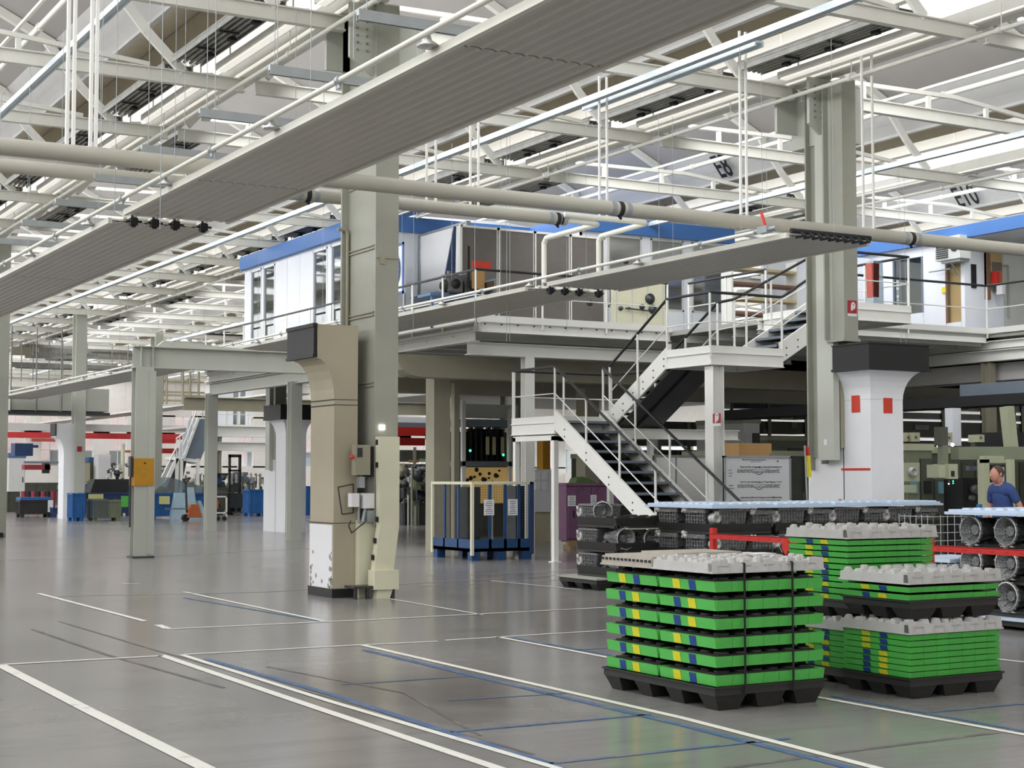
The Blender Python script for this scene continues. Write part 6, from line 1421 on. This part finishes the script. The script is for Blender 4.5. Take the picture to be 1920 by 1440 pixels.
# dark racks added to darken the view below the deck, gaps imitating bright streaks
def darkening_rack(px0, px1, d, label, seed, y0=742):
    a = atD(px0, 900, d); b = atD(px1, 900, d); Y = (a.y+b.y)/2; xa = atY(px0, 900, Y).x; xb = atY(px1, 900, Y).x; zt_ = atY(px0, y0, Y).z; r = random.Random(seed)
    t = thing('darkening_rack', (xa, Y, 0), label, 'rack'); z = 1.2
    while z < zt_:
        hh = .16+.30*r.random(); M().box(xa, xb, Y, Y+.6, z, min(z+hh, zt_)).build('shelf_beam', r.choice(('machine_dark', 'steel_dark', 'duct_slate', 'machine_dark')), t); z += hh+.05+.10*r.random()
    n = max(2, int((xb-xa)/1.6))
    for i in range(n+1): x = xa+(xb-xa)*i/n; M().box(x-.06, x+.06, Y-.04, Y, 0, zt_).build('upright', 'column_dull', t)
    for i in range(int((xb-xa)*3)):
        x = xa+(xb-xa)*r.random(); z = 1.3+(zt_-1.6)*r.random(); M().box(x, x+.15+.4*r.random(), Y-.02, Y, z, z+.1+.16*r.random()).build('stored_box', r.choice(('machine_pale', 'machine_green', 'cast_alloy', 'cardboard')), t)
    return t
darkening_rack(1372, 1512, 50, 'tall rack added as dark backdrop behind the machines left of the white column', 31)
darkening_rack(1690, 1990, 46, 'tall rack added as dark backdrop behind the machining cells at right', 32)
darkening_rack(1236, 1345, 47, 'tall rack added as dark backdrop seen above the blank white board', 35, 790)
darkening_rack(1140, 1235, 52, 'tall rack added as dark backdrop glimpsed behind the lowest stair flight', 33, 800)
darkening_rack(735, 818, 60, 'tall rack added as dark backdrop behind the assembly machine, under the red ducts', 34, 838)
# hanging control box and cream boxes
a = atD(1750, 870, 25.5); b = atD(1792, 898, 25.5)
t = thing('control_box', (a.x, a.y, a.z), 'cream control box hanging from a grey arm', 'control box')
M().box(a.x+.12, b.x, b.y-.05, b.y+.3, b.z, a.z).box(a.x-.02, a.x+.12, b.y+.02, b.y+.3, b.z+.02, a.z-.01).build('housing', 'machine_pale', t)
M().box(a.x+.17, a.x+.24, b.y-.06, b.y-.05, b.z+.04, b.z+.13).build('display', 'black_rubber', t); M().box(b.x, b.x+.03, b.y-.03, b.y+.2, b.z+.07, b.z+.16).build('hinge', 'black_rubber', t)
q = atD(1772, 835, 25.5); M().box(q.x-.06, q.x+.06, b.y+.05, b.y+.17, a.z, q.z).build('arm', 'machine_green', t); M().box(q.x-.1, q.x+.06, b.y+.05, b.y+.2, q.z, q.z+.3).build('arm_head', 'machine_dark', t)
for px, py, mm in ((1764, 907, 'led_white'), (1777, 902, 'led_green'), (1765, 902, 'orange_red'), (1777, 906, 'led_green')): q = atD(px, py, 25.5); M().ball((q.x, b.y-.05, q.z), .012, 8, 5).build('lamp', mm, t)
for (p0, p1, y0, y1, n) in ((1696, 1704, 811, 828, 'leftmost, at the column'), (1707, 1725, 811, 828, 'second, beside the column'), (1770, 1786, 811, 829, 'beside the white post'), (1829, 1846, 815, 829, 'right of the white post')):
    a = atD(p0, y0, 28); b = atD(p1, y1, 28); t = thing('junction_box', (a.x, a.y, b.z), 'cream junction box %s above the machines' % n, 'junction box')
    M().box(a.x, b.x, b.y, b.y+.25, b.z, a.z).build('housing', 'machine_pale', t); M().box(a.x+.03, a.x+.08, b.y-.01, b.y, b.z+.05, b.z+.1).build('knob', 'wood_brown', t); M().box(a.x, a.x+.05, b.y+.1, b.y+.2, b.z-.3, b.z).build('mount', 'machine_dark', t)
for px, py in ((1760, 837), (1786, 834)): q = atD(px, py, 26.5); tag(M().ball((q.x, q.y, q.z), .03, 8, 6).build('spot_lamp', 'led_white'), 'small glaring spot lamp %s the white post' % ('left of' if px < 1770 else 'at the foot of'), 'lamp')
q = atD(1710, 885, 26.8); t = thing('chuck', (q.x, q.y, q.z), 'machine chuck with copper coloured ring beside the column', 'chuck')
M().box(q.x-.2, q.x+.2, q.y+.02, q.y+.1, q.z-.16, q.z+.16).build('back_plate', 'machine_pale', t); M().lathe((q.x, q.y, q.z), (0,-1,0), [(.085,-.02),(.085,.06),(.05,.06),(.05,0),(0,0)], 14).build('ring', 'cast_bright', t); M().box(q.x-.18, q.x+.05, q.y-.05, q.y+.1, q.z-.35, q.z-.22).build('block', 'machine_pale', t)
# machine frame and console before the worker
a = atD(1845, 868, 26.5); b = atD(1912, 868, 26.5)
t = thing('machining_cell', (a.x, a.y, 0), 'pale yellow green machine frame with window behind the worker', 'machine')
M().box(a.x, a.x+.13, a.y, a.y+.15, 0, a.z+.06).box(b.x-.22, b.x-.12, a.y-.3, a.y-.2, 0, a.z+.06).box(a.x, b.x, a.y, a.y+.1, a.z, a.z+.12).build('frame', 'machine_pale', t)
M().box(a.x+.17, a.x+.5, a.y+.0, a.y+.05, a.z-.42, a.z-.03).build('window_box', 'black_rubber', t); M().box(a.x+.2, a.x+.46, a.y-.02, a.y, a.z-.38, a.z-.07).build('window_plate', 'machine_white', t); M().box(a.x+.38, a.x+.42, a.y-.03, a.y-.02, a.z-.2, a.z-.12).build('switch', 'black_rubber', t)
M().prof([(a.x+.05, .9), (a.x+.4, .9), (a.x+.5, 1.35), (a.x+.1, 1.5)], 'y', a.y-.1, a.y).build('console', 'machine_pale', t); M().prof([(a.x+.14, 1.28), (a.x+.4, 1.22), (a.x+.42, 1.38), (a.x+.17, 1.45)], 'y', a.y-.115, a.y-.1).build('console_screen', 'screen_cyan', t)
q = atD(1820, 880, 27.5); t = thing('spindle_unit', (q.x, q.y, 0), 'dark machine head with small screen left of the worker', 'machine')
M().box(q.x-.12, q.x+.12, q.y-.1, q.y, q.z-.02, q.z+.06).build('screen', 'duct_slate', t); M().box(q.x-.25, q.x+.25, q.y-.05, q.y+.4, 0, q.z-.15).build('body', 'black_rubber', t); M().lathe((q.x, q.y-.05, q.z-.35), (0,-1,0), [(.08,0),(.08,.1),(.03,.12),(0,.12)], 12).lathe((q.x-.08, q.y-.05, q.z-.5), (0,-1,0), [(.05,0),(.05,.08),(0,.08)], 12).build('spindle', 'cast_alloy', t)

# ------------------------------------------------------------------ worker
def skin_body(name, verts, edges, radii, m, parent, sub=2):
    me = bpy.data.meshes.new(name); me.from_pydata(verts, edges, []); me.materials.append(MATS[m]); o = bpy.data.objects.new(name, me); C.objects.link(o); o.parent = parent; WO[o] = WO[parent]
    sk = o.modifiers.new('skin', 'SKIN'); lay = me.skin_vertices[0].data if me.skin_vertices else None
    if lay is None:
        bm = bmesh.new(); bm.from_mesh(me); bm.verts.layers.skin.verify(); bm.to_mesh(me); bm.free(); lay = me.skin_vertices[0].data
    for i, r in enumerate(radii): lay[i].radius = r if isinstance(r, tuple) else (r, r); lay[i].use_root = (i == 0)
    sk.use_smooth_shade = True; s = o.modifiers.new('sub', 'SUBSURF'); s.levels = sub; s.render_levels = sub; return o
wp = (17.72, 16.38)
t = thing('person', (wp[0], wp[1], 0), 'worker in blue overalls walking left behind the casting blocks', 'person')
# local frame: facing -X, z up
V = [(0,0,.95),(0,0,1.12),(-.03,0,1.28),(-.05,0,1.42),(-.09,0,1.50),(-.13,0,1.57),(-.14,0,1.66),
     (0,.10,.90),(-.10,.11,.50),(-.06,.11,.09),(-.20,.11,.05), (0,-.10,.90),(.08,-.11,.52),(.26,-.11,.13),(.16,-.11,.04),
     (-.04,-.19,1.40),(.06,-.27,1.14),(.02,-.26,.90),(.0,-.25,.84), (-.04,.19,1.40),(.0,.26,1.15),(-.12,.24,.95),(-.16,.23,.91)]
Ed = [(0,1),(1,2),(2,3),(3,4),(4,5),(5,6),(0,7),(7,8),(8,9),(9,10),(0,11),(11,12),(12,13),(13,14),(3,15),(15,16),(16,17),(17,18),(3,19),(19,20),(20,21),(21,22)]
R = [(.12,.15),(.11,.14),(.12,.16),(.11,.15),.055,(.085,.075),(.075,.065),.085,.06,.042,.035,.085,.06,.042,.035,.055,.042,.034,.028,.055,.042,.034,.028]
body = skin_body('body', V, Ed, R, 'skin', t)
skin_body('overalls', [V[0],V[1],V[2],V[3],V[7],V[8],(-.06,.11,.14),V[11],V[12],(.25,-.11,.17)], [(0,1),(1,2),(2,3),(0,4),(4,5),(5,6),(0,7),(7,8),(8,9)], [(.14,.17),(.125,.16),(.135,.175),(.12,.165),.10,.078,.07,.10,.078,.07], 'overall_blue', t)
skin_body('shirt_sleeves', [(-.04,0,1.40),(-.04,-.19,1.40),(.03,-.245,1.20),(-.04,.19,1.40),(-.01,.24,1.20)], [(0,1),(1,2),(0,3),(3,4)], [(.12,.14),.072,.062,.072,.062], 'overall_blue', t)
M_ = M(); M_.ball((wp[0]-.115, wp[1], 1.66), .105, 14, 9, (1.02,.82,1.0)); hr = M_.build('hair', 'hair', t)
M().ball((wp[0]-.165, wp[1], 1.625), .088, 14, 10, (.95,.84,1.25)).prof([(wp[0]-.245, 1.64), (wp[0]-.275, 1.605), (wp[0]-.24, 1.60)], 'y', wp[1]-.014, wp[1]+.014).build('face', 'skin', t)
for s_ in (-1, 1):
    M().ball((wp[0]-.225, wp[1]+.03*s_, 1.645), .011, 8, 5).build('eye', 'ink', t); M().ball((wp[0]-.13, wp[1]+.08*s_, 1.63), .026, 8, 6, (.8,.4,1.2)).build('ear', 'skin', t)
M().box(wp[0]-.235, wp[0]-.222, wp[1]-.022, wp[1]+.022, 1.572, 1.579).build('mouth', 'copper_red', t)
def hand(cx, cy, cz, m, fwd):
    g = M().ball((cx, cy, cz-.035), .042, 10, 7, (1,.5,1.15)); L_ = (.062,.072,.066,.052)
    for i in range(4):
        x = cx-.030+.020*i; g.tube((x, cy, cz-.065), (x-.004*fwd, cy+.004, cz-.065-L_[i]*.55), .009, 7).tube((x-.004*fwd, cy+.004, cz-.065-L_[i]*.55), (x-.02*fwd, cy+.01, cz-.065-L_[i]), .0085, 7, .006)
    g.tube((cx-.035*fwd, cy, cz-.03), (cx-.06*fwd, cy, cz-.062), .011, 7).tube((cx-.06*fwd, cy, cz-.062), (cx-.062*fwd, cy, cz-.09), .010, 7, .007); return g.build('gloved_hand', m, t)
hand(wp[0]+.0, wp[1]-.25, .85, 'glove', 1); hand(wp[0]-.17, wp[1]+.23, .92, 'glove', 1)
for x, y in ((-.14, .11), (.16, -.11)): M().frus(wp[0]+x, wp[1]+y, 0, .09, .14, .05, .10, .045).build('shoe', 'black_rubber', t)
